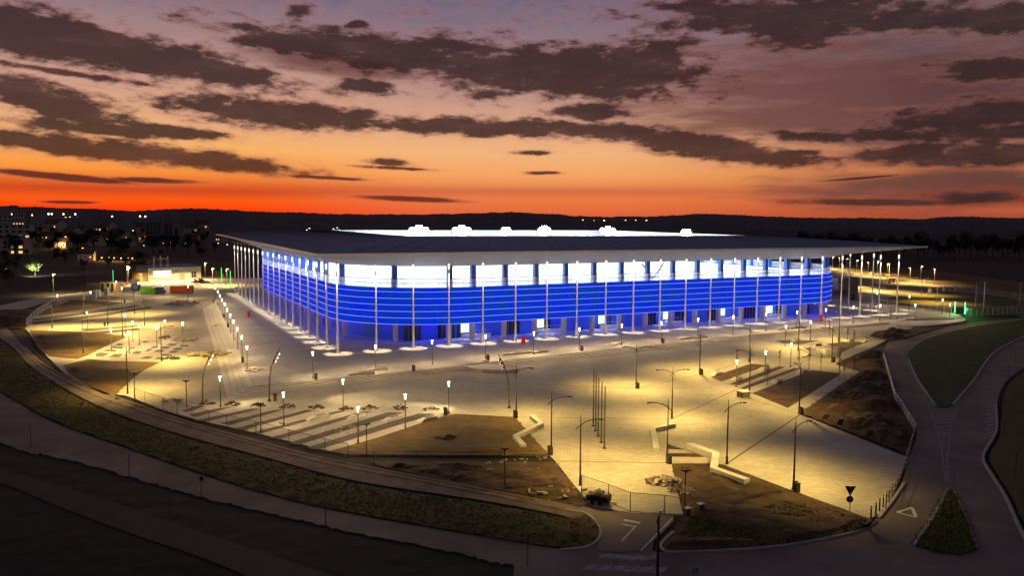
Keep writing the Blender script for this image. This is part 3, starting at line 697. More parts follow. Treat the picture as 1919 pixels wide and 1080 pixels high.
# stands (bowl), inner roof underside
b = MB()
for k in range(12):
    i0, i1 = 10.5 + k*2.0, 12.5 + k*2.0; z0, z1 = 12.6 - k*.95, 12.6 - (k+1)*.95
    a, c = rrect(i0, 16), rrect(i1, 16); band(b, a, z0, c, z0); band(b, c, z0, c, z1)
b.build('seating_stand', M['seat'], st)
b = MB(); a = [(34, 32), (148, 32), (148, 128), (34, 128)]; b.add([(*p, 1.0) for p in a], [(0, 1, 2, 3)]); o = b.build('pitch', M['pitchgrass'], st)
# roof: outer edge, opening, wing-shaped soffit
OU0, OU1, OV0, OV1 = -5.0, 188.2, -4.0, 170.0
IU0, IU1, IV0, IV1 = 30.5, 154.0, 40.0, 126.0
def zedge(u, v): return 21.5 + (v + 4)/174*1.7 - (0.6*(u + 5)/193*(v + 4)/174)
def zin(u, v): return 24.3 + (v - 40)/86*.9
oc = [(OU0, OV0), (OU1, OV0), (OU1, OV1), (OU0, OV1)]; ic = [(IU0, IV0), (IU1, IV0), (IU1, IV1), (IU0, IV1)]
b = MB()
NS = 24
for k in range(4):
    o0, o1, i0, i1 = oc[k], oc[(k+1) % 4], ic[k], ic[(k+1) % 4]
    rows = []
    for j in range(7):
        s = j/6; row = []
        for t in range(NS + 1):
            f = t/NS
            pu = o0[0] + (o1[0]-o0[0])*f; pv = o0[1] + (o1[1]-o0[1])*f; qu = i0[0] + (i1[0]-i0[0])*f; qv = i0[1] + (i1[1]-i0[1])*f
            u, v = pu + (qu-pu)*s, pv + (qv-pv)*s
            z = zedge(pu, pv)*(1-s) + zin(qu, qv)*s + .35*sin(pi*s)
            row.append((u, v, z))
        rows.append(row)
    vs = [p for r in rows for p in r]
    b.add(vs, [(j*(NS+1) + t, j*(NS+1) + t + 1, (j+1)*(NS+1) + t + 1, (j+1)*(NS+1) + t) for j in range(6) for t in range(NS)])
roof = b.build('roof', M['roofgrey'], st)
b = MB()                                          # standing seams
for k in range(4):
    o0, o1, i0, i1 = oc[k], oc[(k+1) % 4], ic[k], ic[(k+1) % 4]
    for t in range(1, 30):
        f = t/30; pts = []
        for j in range(5):
            s = j/4; pu = o0[0] + (o1[0]-o0[0])*f; pv = o0[1] + (o1[1]-o0[1])*f; qu = i0[0] + (i1[0]-i0[0])*f; qv = i0[1] + (i1[1]-i0[1])*f
            pts.append((pu + (qu-pu)*s, pv + (qv-pv)*s, zedge(pu, pv)*(1-s) + zin(qu, qv)*s + .35*sin(pi*s) + .03))
        b.path(pts, .07, 4)
b.build('seam', M['dark'], roof)
b = MB()
dn = []
for k in range(4):
    p, q = oc[k], oc[(k+1) % 4]
    for t in range(NS): f = t/NS; dn.append((p[0] + (q[0]-p[0])*f, p[1] + (q[1]-p[1])*f))
cen = lambda p, d: (p[0] + (d if p[0] < 90 and abs(p[0]-OU0) < 1e-6 else (-d if abs(p[0]-OU1) < 1e-6 else 0)), p[1] + (d if abs(p[1]-OV0) < 1e-6 else (-d if abs(p[1]-OV1) < 1e-6 else 0)))
band(b, [cen(p, -.12) for p in dn], lambda u, v: zedge(u, v) - .38, [cen(p, -.12) for p in dn], lambda u, v: zedge(u, v) + .10)
band(b, [cen(p, -.12) for p in dn], lambda u, v: zedge(u, v) + .10, [cen(p, .25) for p in dn], lambda u, v: zedge(u, v) + .12)
b.build('roof_edge', M['white'], st)
# soffit from the edge down to the head of the facade
SZ = 17.9
lpS = []
base = rrect(1.0, 14); u0, u1, v0, v1 = FU0 + 1, FU1 - 1, FV0 + 1, FV1 - 1; r = FR - 1
lin, lout = [], []
for ci, (cu, cv, a0, co) in enumerate(((u0 + r, v0 + r, pi, oc[0]), (u1 - r, v0 + r, 1.5*pi, oc[1]), (u1 - r, v1 - r, 0, oc[2]), (u0 + r, v1 - r, .5*pi, oc[3]))):
    ac = atan2(co[1] - cv, co[0] - cu) % (2*pi)
    angs = sorted([a0 + .5*pi*i/14 for i in range(15)] + [ac if ac >= a0 - 1e-6 else ac + 2*pi])
    for a in angs:
        d = (cos(a), sin(a)); lin.append((cu + r*d[0], cv + r*d[1]))
        ts = []
        if abs(d[0]) > 1e-6: ts.append(((OU1 if d[0] > 0 else OU0) - cu)/d[0])
        if abs(d[1]) > 1e-6: ts.append(((OV1 if d[1] > 0 else OV0) - cv)/d[1])
        t = min(ts); lout.append((cu + t*d[0], cv + t*d[1]))
b = MB(); n = len(lin); S_ = 4
for j in range(S_):
    s0, s1 = j/S_, (j+1)/S_
    def lerp(s): return [(lout[i][0] + (lin[i][0]-lout[i][0])*s, lout[i][1] + (lin[i][1]-lout[i][1])*s, (zedge(*lout[i]) - .36)*(1-s) + SZ*s + .25*sin(pi*s)) for i in range(n)]
    a, c = lerp(s0), lerp(s1)
    b.add(a + c, [((i+1) % n, i, n + i, n + (i+1) % n) for i in range(n)], True)
b.build('soffit', M['soffit'], st)
b = MB(); a = rrect(1.0, 14); c = rrect(2.0, 14); band(b, a, SZ - .02, a, SZ + .5); 
ii = [(IU0 - .5, IV0 - .5), (IU1 + .5, IV0 - .5), (IU1 + .5, IV1 + .5), (IU0 - .5, IV1 + .5)]
lin2, lout2 = [], []
for (cu, cv, a0, co) in ((u0 + r, v0 + r, pi, ii[0]), (u1 - r, v0 + r, 1.5*pi, ii[1]), (u1 - r, v1 - r, 0, ii[2]), (u0 + r, v1 - r, .5*pi, ii[3])):
    for i in range(15):
        aa = a0 + .5*pi*i/14; lin2.append((cu + r*cos(aa), cv + r*sin(aa))); lout2.append(co)
n = len(lin2); vs = [(*p, SZ - .02) for p in lin2] + [(*p, zin(*p) - 2.5) for p in lout2]
b = MB(); b.add(vs, [(i, n + i, n + (i+1) % n, (i+1) % n) for i in range(n)]); b.build('roof_underside', M['bright'], st)
b = MB(); band(b, ic, lambda u, v: zin(u, v) - 2.6, ic, lambda u, v: zin(u, v) + .06, flip=True); b.build('inner_fascia', M['bright'], st)
b = MB(); c = [(IU0 - .35, IV0 - .35), (IU1 + .35, IV0 - .35), (IU1 + .35, IV1 + .35), (IU0 - .35, IV1 + .35)]; band(b, ic, lambda u, v: zin(u, v) + .07, c, lambda u, v: zin(u, v) + .07); b.build('gutter', M['dark'], st)
# pillars on the facade line, from the ground to the soffit
brkP = ring_breaks(1.6)
for p in brkP:
    b = MB(); ang = atan2(p[1] - 78, p[0] - 89)
    b.box((p[0], p[1], 2.12), (1.0, 1.0, 4.2)); b.build('pillar', M['pillar'], st)
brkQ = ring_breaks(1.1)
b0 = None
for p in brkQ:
    b = MB(); b.box((p[0], p[1], (12.6 + SZ)/2 + .1), (1.15, 1.15, SZ - 12.6)); b.build('concourse_post', M['ledblue'], st)  # concrete posts, the LED blue lies in their colour
# railing on the concourse edge
b = MB(); a = dense(rrect(.25, 20), 2.5); band(b, a, TOPZ, a, 14.95); rl = b.build('railing', M['railmesh'], st)
b = MB()
for z in (15.0, 13.95):
    for i in range(len(a)): b.tube((*a[i], z), (*a[(i+1) % len(a)], z), .085 if z > 14 else .06, n=5, caps=False)
for i in range(0, len(a), 1): b.tube((*a[i], TOPZ), (*a[i], 15.0), .03, n=4, caps=False)
b.build('handrail', M['dark'], rl)
# ground-floor openings: lit ways in and dark glazed doors
def u_at(px, v, z=2.0):
    lo, hi = 0, 190
    for _ in range(40):
        m = (lo + hi)/2
        if pix(W(m, v, z))[0] < px: lo = m
        else: hi = m
    return lo
vw = FV0 + 5.2
for px, w, z0, z1 in ((874, 3.2, 1.3, 4.15), (1012, 2.2, 1.3, 4.15), (1128, 2.4, 1.3, 4.15), (1247, 1.6, 1.4, 4.15), (1352, 2.4, 1.4, 4.15), (1441, 2.6, 1.3, 4.15)):
    u = u_at(px, vw); b = MB(); b.box((u, vw - .06, (z0 + z1)/2), (w, .08, z1 - z0)); d = b.build('lit_doorway', M['doorlit'], st)
    b = MB(); b.prism([(u - w/2, vw - .3), (u + w/2 + 4.5, vw - .3), (u + w/2 + 4.5, vw - 1.2), (u - w/2, vw - 1.2)], .02, .9); b.build('access_ramp', M['conc'], d)
    b = MB()
    for k in range(8): b.tube((u - w/2 + k*.9, vw - 1.25, .9), (u - w/2 + k*.9, vw - 1.25, 1.9), .03, n=4)
    b.tube((u - w/2, vw - 1.25, 1.9), (u + w/2 + 4.4, vw - 1.25, 1.9), .04, n=5); b.build('ramp_rail', M['galv'], d)
    lamp('AREA', 'doorway_light', d, (u, vw - .5, 4.0), 260, (.75, .95, 1.0), (w, .3))
for u in (20.5, 29, 34, 47, 56, 75, 90, 101, 113, 127, 140, 150):
    b = MB(); b.box((u, vw - .05, 1.9), (4.4, .06, 3.4)); d = b.build('glazed_door', M['doordark'], st)
    b = MB()
    for k in range(5): b.box((u - 2.2 + k*1.1, vw - .11, 1.9), (.10, .06, 3.5))
    b.build('mullion', M['ledblue'], d)
# blue lamps under the first floor
for k in range(6): lamp('AREA', 'blue_soffit_light', st, (30 + k*23, FV0 + 2.2, 4.15), 620, (.0, .03, 1.0), (22, .5))
for k in range(5): lamp('AREA', 'blue_soffit_light', st, (FU0 + 2.2, 36 + k*21, 4.15), 420, (.0, .03, 1.0), (.5, 20))
for ci, (cu, cv, a) in enumerate(((u0 + r, v0 + r, 1.25*pi), (u1 - r, v0 + r, 1.75*pi))):
    for da in (-.5, 0, .5): lamp('AREA', 'blue_soffit_light', st, (cu + 22.5*cos(a + da), cv + 22.5*sin(a + da), 4.15), 220, (.0, .03, 1.0), (9, 3))
# the floodlit inside
lamp('AREA', 'pitch_light', st, (92, 45, 22.0), 85000, (.86, .94, 1), (115, 2), rot=(R(38), 0, 0))
lamp('AREA', 'pitch_light', st, (92, 121, 22.5), 85000, (.86, .94, 1), (115, 2), rot=(R(-38), 0, 0))
lamp('AREA', 'pitch_light', st, (35, 83, 22.0), 45000, (.86, .94, 1), (2, 80), rot=(0, R(-38), 0))
lamp('AREA', 'pitch_light', st, (149, 83, 22.0), 45000, (.86, .94, 1), (2, 80), rot=(0, R(38), 0))
for k in range(6): lamp('AREA', 'concourse_light', st, (32 + k*22, 11.5, 17.6), 1300, (.86, .94, 1), (18, 1.0))
for k in range(5): lamp('AREA', 'concourse_light', st, (12.5, 36 + k*21, 17.6), 1300, (.86, .94, 1), (1.0, 18))
for (cu, cv, a) in ((u0 + r, v0 + r, 1.25*pi), (u1 - r, v0 + r, 1.75*pi)):
    for da in (-.5, 0, .5): lamp('AREA', 'concourse_light', st, (cu + 17*cos(a + da), cv + 17*sin(a + da), 17.6), 700, (.86, .94, 1), (6, 4))
for (u, v, sx, rx, ry, pw) in ((92, 38, (115, 2), -38, 0, 22000), (92, 128, (115, 2), 38, 0, 30000), (28, 83, (2, 80), 0, 38, 22000), (156, 83, (2, 80), 0, -38, 26000)):
    lamp('AREA', 'stand_fill', st, (u, v, 20.6), pw, (.86, .94, 1), sx, rot=(R(rx), R(ry), 0))  # unseen lamps added under the roof to whiten the stands
for k in range(4): lamp('AREA', 'concourse_light', st, (164.5, 36 + k*21, 17.5), 1500, (.86, .94, 1), (1.0, 18))  # unseen row added so the right end of the gallery turns white
ua, ub = u_at(1207, 4.6, 16), u_at(1253, 4.6, 16); b = MB(); um = (ua + ub)/2
b.tube((ua + .3, 6.2, 17.6), (um, 6.2, 13.2), .22); b.tube((ub - .3, 6.2, 17.6), (um, 6.2, 13.2), .22); b.build('brace', M['ledblue'], st)
# slim outer columns, each with a lamp head that lights its own foot
def column_mesh():
    b = MB(); b.lathe([(.36, 0), (.30, .5), (.21, 4), (.17, 9), (.15, 18.6)], 10); me = b.mesh('roof_column', M['white'])
    b = MB(); b.lathe([(.22, 17.6), (.24, 17.7), (.24, 18.75), (.22, 18.85)], 10); hd = b.mesh('lamp_sleeve', diffuser('column_lamp', (1, .88, .68), 1.7, .3))
    b = MB(); b.tube((0, 0, 18.85), (0, 0, 20.2), .09); b.tube((0, 0, 20.0), (-.1, -1.5, 20.6), .05); br = b.mesh('bracket', M['galv'])
    b = MB(); b.lathe([(.6, 0), (.6, .04), (.45, .06)], 12); bs = b.mesh('base_plate', M['galv']); return me, hd, br, bs
cme, chd, cbr, cbs = column_mesh()
def column(u, v, out, lit=True):
    o = link('roof_column', cme, st, (u, v, 0)); o.rotation_euler = (0, 0, out)
    for nme, me in (('lamp_sleeve', chd), ('bracket', cbr), ('base_plate', cbs)): link(nme, me, o)
    if lit:
        lamp('SPOT', 'column_spot', o, (0, -.34, 17.5), 27000, (1, .78, .44), .04, R(22), .35)
        lamp('SPOT', 'column_glow', o, (0, -.8, 18.9), 2200, (1, .84, .60), .04, R(16), .9, rot=(R(4), 0, 0))
for i in range(22): column(i*SU, 0, 0)
for i in range(1, 18): column(0, i*SV, -pi/2)
for i in range(1, 7): column(21*SU, i*SV, pi/2)
# floodlight racks under the far rim of the opening
for i, (px, n_, lab) in enumerate(((785, 5, 'largest floodlight cluster, at the left end of the roof opening'), (865, 5, 'big floodlight cluster second from left on the roof opening'), (948, 3, 'smaller floodlight cluster left of centre on the roof opening'), (1020, 4, 'floodlight cluster at the middle of the roof opening'), (1203, 5, 'wide floodlight cluster right of centre on the roof opening'), (1286, 3, 'smallest floodlight cluster, at the right end of the roof opening'))):
    if i < 5:
        lo, hi = IU0, IU1
        for _ in range(40):
            m = (lo + hi)/2
            if pix(W(m, IV1 - .6, 24.5))[0] < px: lo = m
            else: hi = m
        pos = W(lo, IV1 - .7, 24.6); rz = ANG
    else:
        lo, hi = IV0, IV1
        for _ in range(40):
            m = (lo + hi)/2
            if pix(W(IU1 - .6, m, 24.4))[0] > px: lo = m
            else: hi = m
        pos = W(IU1 - .7, lo, 24.4); rz = ANG + pi/2*-1 + .3
    t = thing('floodlight', lab, 'floodlight', pos, rz, 'floodlights on the rim of the roof opening')
    fr = MB(); fr.tube((-n_*.85, .3, -.6), (n_*.85, .3, -.6), .08); fr.tube((-n_*.85, .3, 1.5), (n_*.85, .3, 1.5), .08)
    for k in range(n_ + 1): x = -n_*.85 + k*1.7; fr.tube((x, .3, -1.4), (x, .3, 1.7), .06)
    fr.build('rack', M['galv'], t)
    rx_ = n_*.86; rz_ = 1.75 if n_ > 3 else 1.1
    for iz in range(-2, 3):
        for ix in range(-7, 8):
            x, zz = ix*.92 + (.46 if iz % 2 else 0), .5 + iz*.80
            if (x/rx_)**2 + ((zz - .5)/rz_)**2 > 1.0: continue
            h = MB(); h.tube((x, -.10, zz), (x, .30, zz), .45, .28, n=10); ho = h.build('housing', M['dark'], t)
            g = MB(); g.lathe([(.05, -.15), (.32, -.1), (.44, 0)], 10); g.v = [(vx + x, vz - .11, vy + zz) for vx, vy, vz in g.v]; g.build('lens', M['flood'], ho)

# ------------------------------------------------------------------ lamps
def post_lamp_parts():
    b = MB(); b.lathe([(.11, 0), (.11, .5), (.075, .52), (.065, 4.05)], 10); pole = b.mesh('pole', M['bronze'])
    b = MB(); b.lathe([(.07, 4.05), (.08, 4.3), (.14, 4.72), (.25, 4.90)], 12); gl = b.mesh('lamp_glass', M['lampglass'])
    b = MB(); b.lathe([(.27, 4.90), (.27, 4.95), (.2, 5.0)], 12); cap = b.mesh('cap', M['dark'])
    b = MB(); b.lathe([(.22, 0), (.22, .03)], 10); base = b.mesh('base_plate', M['dark'])
    return [('pole', pole), ('lamp_glass', gl), ('cap', cap), ('base_plate', base)]
PL = post_lamp_parts()
WARM = (1, .68, .30); SODIUM = (1, .67, .16)
def post_lamp(px, py, z, label, group, w=1100, col=WARM):
    P = G(px, py, z + 4.8); P.z = z
    t = inst('post_lamp', PL, label, 'lamp post', P, group=group)
    lamp('POINT', 'bulb', t, (0, 0, 4.6), w*random.uniform(.7, 1.25), col, .12)
    return t
rows = [
 ('post lamps along the left podium kerb', 0, 'white-headed post lamp, {} from the step corner, on the left podium kerb', 2600,
  [(462.5, 649), (452.8, 630), (444.6, 615), (437.5, 601), (431.4, 589.5), (425.5, 579), (421, 569), (416, 561), (412, 553), (408, 545.7), (402.8, 539)]),
 ('post lamps along the front edge of the podium', 0, 'white-headed post lamp, {} from the left, above the long front steps', 3000,
  [(586, 660), (703.5, 648), (810, 638.5), (910, 629), (1000.6, 623), (1086, 615.6), (1165.6, 608.7), (1240, 603.7), (1308.7, 597.5), (1374.6, 592.5), (1436, 588), (1494, 583.7), (1548, 579.4), (1599.6, 575)]),
 ('post lamps among the gravel strips of the lower plaza', LOW, 'white-headed post lamp, {} from the left, among the gravel strips below the steps', 2000,
  [(412, 706), (531, 736), (642.5, 712), (670.7, 763), (759.5, 739), (841, 716)]),
 ('post lamps among the right-hand planting beds', LOW, 'white-headed post lamp, {} from the left, among the brown beds right of the plaza', 1000,
  [(1381, 675.5), (1435, 658.5), (1473, 611), (1483, 644.5), (1519.5, 602)]),
 ('post lamps among the left-hand field beds', LOW, 'white-headed post lamp, {} from the left, in the field of beds left of the stadium', 1700,
  [(107.5, 553), (162.8, 585), (207.5, 617), (233.8, 589.5), (241, 622), (247.8, 603), (260, 609), (292.8, 613), (308.7, 601), (342, 605)]),
 ('post lamps by the service yard', LOW, 'white-headed post lamp, {} from the left, in front of the service yard', 2600,
  [(169.7, 547), (218, 527.5), (228, 539.5), (259, 530), (288, 525.5), (304.5, 533), (352, 536)]),
 ('post lamps on the right end of the podium', 0, 'white-headed post lamp, {} from the left, near the right-hand plaza fence', 1600,
  [(1643.7, 548), (1650, 571.7), (1704.5, 554.7), (1715.5, 570.8), (1766.7, 561), (1780.5, 570)]),
]
for grp, z, lab, w, pts in rows:
    for i, (x, y) in enumerate(pts): post_lamp(x, y, z, lab.format(ORD[i + 1]), grp, w, WARM)

def street_parts(arms, H=7.85):
    b = MB(); b.lathe([(.14, 0), (.14, .9), (.10, .95), (.065, H - 1.1)], 10); b.tube((0, 0, H - 1.1), (0, 0, H), .06, .03, n=6); pole = b.mesh('pole', M['dark'])
    b = MB()
    for s in arms:
        b.path([(-.55*s, 0, H - 1.55), (0, 0, H - 1.1), (.5*s, 0, H - .78), (1.1*s, 0, H - .58), (1.75*s, 0, H - .52)], .05)
    arm = b.mesh('arm', M['dark'])
    hd, ln = MB(), MB()
    for s in arms:
        vs = [(1.7*s, -.10, H - .46), (1.7*s, .10, H - .46), (2.45*s, -.17, H - .50), (2.45*s, .17, H - .50), (2.55*s, -.1, H - .54), (2.55*s, .1, H - .54)]
        lo = [(x, y, z - .13) for x, y, z in vs]
        f = [(0, 2, 3, 1), (2, 4, 5, 3), (6, 7, 9, 8), (8, 9, 11, 10), (0, 6, 8, 2), (2, 8, 10, 4), (1, 3, 9, 7), (3, 5, 11, 9), (0, 1, 7, 6), (4, 10, 11, 5)]
        hd.add(vs + lo, f)
        ln.box((2.1*s, 0, H - .612), (.5, .16, .01))
    head = hd.mesh('lamp_head', M['dark']); lens = ln.mesh('lens', M['lens'])
    b = MB(); b.box((0, 0, .02), (.4, .4, .04)); base = b.mesh('base_plate', M['dark'])
    return [('pole', pole), ('arm', arm), ('lamp_head', head, [('lens', lens)]), ('base_plate', base)]
ST1, ST2 = street_parts((1,)), street_parts((-1, 1))
def street(bx, by, rz, label, group, double=False, w=4100, z=LOW, H=7.85, sc=1.0):
    P = G(bx, by, z)
    t = inst('street_lamp', ST2 if double else ST1, label, 'street lamp', P, rz, group, sc)
    for s in ((-1, 1) if double else (1,)):
        lamp('SPOT', 'bulb', t, (2.1*s, 0, 7.10), w*random.uniform(.85, 1.2), SODIUM, .12, R(142), .5)
    return t
grp = 'tall dark street lamps on the paved plaza'
street(1087, 910, .15, 'tall dark street lamp standing behind the heaped skip trailer', grp)
street(1033, 853, .1, 'tall dark street lamp at the right corner of the brown lawn, beside a bin', grp)
street(1250, 868, pi - .1, 'tall dark street lamp, arm to the left, beside the striped triangular bed', grp)
street(1259, 785, .1, 'two-armed street lamp standing alone in the middle of the plaza', grp, True, 4200)
street(1362, 870, .35, 'tall dark street lamp beside the zigzag concrete wall', grp)
street(1487, 918, .5, 'street lamp at the edge of the earth patch in the lower right', grp)
street(1192, 728, .05, 'two-armed street lamp left of the flower bed with a bin at its foot', grp, True, 4600)
street(1311, 701, pi/2, 'tall thin lamp mast at the left tip of the brown beds', grp, False, 9000)
street(1404, 680, pi + .2, 'farther of two aligned left-armed street lamps behind the brown beds', grp)
street(1404.5, 737, pi, 'nearer of two aligned left-armed street lamps at the brown beds', grp)
street(1558.7, 679, pi, 'street lamp, arm to the left, beside the plastic-wrapped stack', grp)
street(1497.5, 775, pi/2, 'tall lamp mast at the end of the paved path beside the earth slope', grp, False, 5000)
street(1572, 641, pi/2, 'tall lamp mast behind the low benches on the right of the plaza', grp, False, 6500)
street(1496, 658, pi/2, 'tall lamp mast left of the small triangular bed', grp, False, 7000)
street(967.5, 782, .1, 'street lamp at the top corner of the brown lawn', grp, False, 5000)
for x, y, r, lab in ((1655, 546, .3, 'dark thin street lamp in the yellow car park, left one'), (1727, 553, 2.6, 'dark thin street lamp in the yellow car park, middle one'), (1756, 568, 2.6, 'dark thin street lamp in the yellow car park, right one'), (1590, 538, .3, 'dark thin street lamp behind the big grey block')): street(x, y, r, lab, 'dark street lamps in the near car park', True, 12000)
grp = 'tall dark street lamps in the left field'
street(303, 677.5, .1, 'street lamp, arm to the right, at the foot of the gravel beds', grp, False, 10000)
street(271, 611, .05, 'street lamp at the right end of the long gravel strips', grp, False, 10000)
street(230, 631.7, pi/2, 'street lamp at the top corner of the brown field', grp, False, 10000)
street(156, 663, .05, 'street lamp at the lower corner of the brown field', grp, False, 10000)
street(239.5, 738, pi/2, 'street lamp beside the dirt track at the left of the plaza', grp, False, 9000)
street(98, 615, .1, 'street lamp on the paved strip by the left gate', grp, False, 10000)
street(202, 612, .1, 'street lamp midway along the lower gravel strip', grp, False, 12000)
street(158, 590, .1, 'street lamp between the long gravel strips', grp, False, 10000)
street(252, 589, .1, 'street lamp at the far end of the gravel strips', grp, False, 10000)
# curved multi-spot masts
def curved_mast(bx, by, rz, label, lit, w=3800, ang=R(70), dist=14):
    P = G(bx, by, LOW); t = thing('curved_lamp_mast', label, 'lamp mast', P, rz, 'curved lamp masts at the foot of the steps')
    pts = [(0, 0, 0), (.02, 0, 2.0), (.12, 0, 4.0), (.42, 0, 5.6), (.9, 0, 6.9), (1.5, 0, 8.0), (1.8, 0, 8.5)]
    b = MB(); b.path(pts, [.13, .12, .11, .09, .08, .06, .04], 8); b.build('pole', M['bronze'], t)
    for k, (x, z) in enumerate(((.75, 6.5), (1.05, 7.1), (1.35, 7.7))):
        b = MB(); b.tube((x, 0, z), (x + .28, -.18, z - .15), .12, .15, n=8); sp = b.build('spot_head', M['dark'], t)
        b = MB(); b.tube((x + .28, -.18, z - .15), (x + .30, -.195, z - .16), .13, n=8); b.build('lens', M['lampglass'] if lit else M['lens'], sp)
    b = MB(); b.lathe([(.3, 0), (.3, .04), (.16, .3)], 8); b.build('base', M['dark'], t)
    tgt = Vector((dist, -3, 0)); d = (tgt - Vector((1.2, 0, 7.2))).normalized()
    l = lamp('SPOT', 'spot_beam', t, (1.55, -.45, 7.0), w, (1, .78, .36), .1, ang, .7); l.rotation_euler = d.to_track_quat('-Z', 'Y').to_euler()
curved_mast(505, 752, .35, 'curved lamp mast with lit spotlights at the step corner, beside a bin', True, 15000, R(46), 17)
curved_mast(380, 757, .35, 'curved dark lamp mast left of the step corner', False, 5000, R(60), 10)
curved_mast(954, 765, pi + .3, 'curved lamp mast beside the lawn corner, lighting the paving', True, 19000, R(46), 16)
# small unlit T posts
b = MB(); b.lathe([(.10, 0), (.06, .4), (.05, 4.1)], 8); tp = b.mesh('post', M['dark'])
b = MB(); b.box((0, 0, 4.15), (.95, .25, .12)); b.box((0, 0, 4.02), (.3, .2, .15)); th = b.mesh('head', M['dark'])
for x, y, lab in ((350, 764, 'short unlit T-headed post left of the gravel strips'), (489, 813, 'short unlit T-headed post at the foot of the gravel strips'), (687.5, 858, 'short unlit T-headed post at the left point of the brown lawn'),
                  (945.5, 911, 'short unlit T-headed post in the bare strip below the brown lawn'), (1283, 958, 'short unlit T-headed post in the earth patch beside the scrap heap'), (252.5, 745, 'short unlit T-headed post beside the dirt track')):
    inst('unlit_lamp_post', [('post', tp), ('head', th)], lab, 'lamp post', G(x, y), .2, 'small unlit T-headed posts')
# flagpoles
b = MB(); b.lathe([(.11, 0), (.10, 1), (.055, 8.0)], 8); fp = b.mesh('pole', M['bronze']); b = MB(); b.lathe([(.02, 8.0), (.09, 8.06), (.02, 8.14)], 8); ff = b.mesh('finial', M['galv']); b = MB(); b.lathe([(.28, 0), (.28, .05), (.12, .12)], 10); fb_ = b.mesh('base', M['dark'])
for i, (x, y) in enumerate(((1111.7, 799), (1116, 808), (1121, 818), (1126.7, 830), (1132.5, 841))):
    inst('flagpole', [('pole', fp), ('finial', ff), ('base', fb_)], 'bare flagpole, %s of five counted from the farthest' % ORD[i + 1], 'flagpole', G(x, y), 0, 'row of five bare flagpoles on the plaza')

# car-park and far lamps
CP = street_parts((1,))
far = [(1605, 512, 1), (1627, 517, 0), (1662, 521, 1), (1666, 520, 0), (1705, 531, 0), (1725, 527, 1), (1751, 533.5, 0), (1573, 505, 0), (1586, 508, 1), (1644, 514, 1), (1560, 503, 1)]
def lit_mast_parts(H=7.6):
    b = MB(); b.lathe([(.12, 0), (.08, H)], 8); p = b.mesh('pole', M['galv']); b = MB(); b.box((.35, 0, H + .05), (1.1, .35, .14)); h = b.mesh('lamp_head', M['galv']); b = MB(); b.box((.4, 0, H - .03), (.9, .3, .05)); b.box((.9, 0, H + .03), (.06, .34, .16)); b.box((.3, -.19, H + .03), (.9, .04, .2)); l = b.mesh('lens', emis('car_park_lens', (1, .72, .36), 7))
    return [('pole', p), ('lamp_head', h, [('lens', l)])]
LM = lit_mast_parts()
for i, (x, y, a) in enumerate(sorted(far)):
    t = inst('street_lamp', LM, 'lit car-park lamp, %s from the left, in the yellow field right of the stadium' % ORD[i + 1], 'street lamp', G(x, y), 0 if a else 2.5, 'lamps round the far car park')
    lamp('SPOT', 'bulb', t, (.4, 0, 7.4), 28000, (1, .66, .20), .3, R(150), .4)
for i, (x, y, h) in enumerate(((301, 550, 0), (239, 530, 1), (241.5, 533, 0), (384.5, 521, 1), (398.5, 535, 0), (425.5, 536, 0))):
    t = inst('street_lamp', LM, ('tall lit lamp mast alone at the far left bend of the road', 'tall orange-lit lamp mast behind the site cabin', 'tall lit lamp mast beside the site cabin, in front of another', 'tall lit lamp mast right behind the pale service building', 'tall lit lamp mast by the row of fence posts', 'tall orange-lit lamp mast between the two green light tubes')[i], 'street lamp', G(x if i else 100.5, y), 0, 'tall lamps round the service yard')
    lamp('SPOT', 'bulb', t, (.4, 0, 7.4), 16000, (1, .66, .22), .3, R(150), .4)
# green light tubes
b = MB(); b.lathe([(.2, 0), (.2, .8), (.14, .85)], 8); gb = b.mesh('base', M['dark'])
for i, (x, y, h, lab, m, w) in enumerate(((415.5, 533, 7.6, 'farther green light tube left of the stadium columns', 'green', 300), (432.3, 540.5, 7.6, 'nearer green light tube left of the stadium columns', 'green', 300), (213, 548, 9, 'dim thin green light tube beside the wooden shed', 'green', 40),
                                          (1789, 591, 4.3, 'left one of two glowing green light tubes at the right-hand gate', 'greenwhite', 900), (1807.5, 594, 4.6, 'right one of two glowing green light tubes at the right-hand gate', 'greenwhite', 900))):
    t = thing('light_tube', lab, 'light tube', G(x, y), 0, 'green light tubes'); link('base', gb, t)
    g = MB(); g.lathe([(.14 if i != 2 else .09, .85), (.14 if i != 2 else .09, h)], 8); g.build('tube', M[m], t)
    lamp('POINT', 'glow', t, (.3, -.4, h*.6), w, (.05, 1, .2), .2)
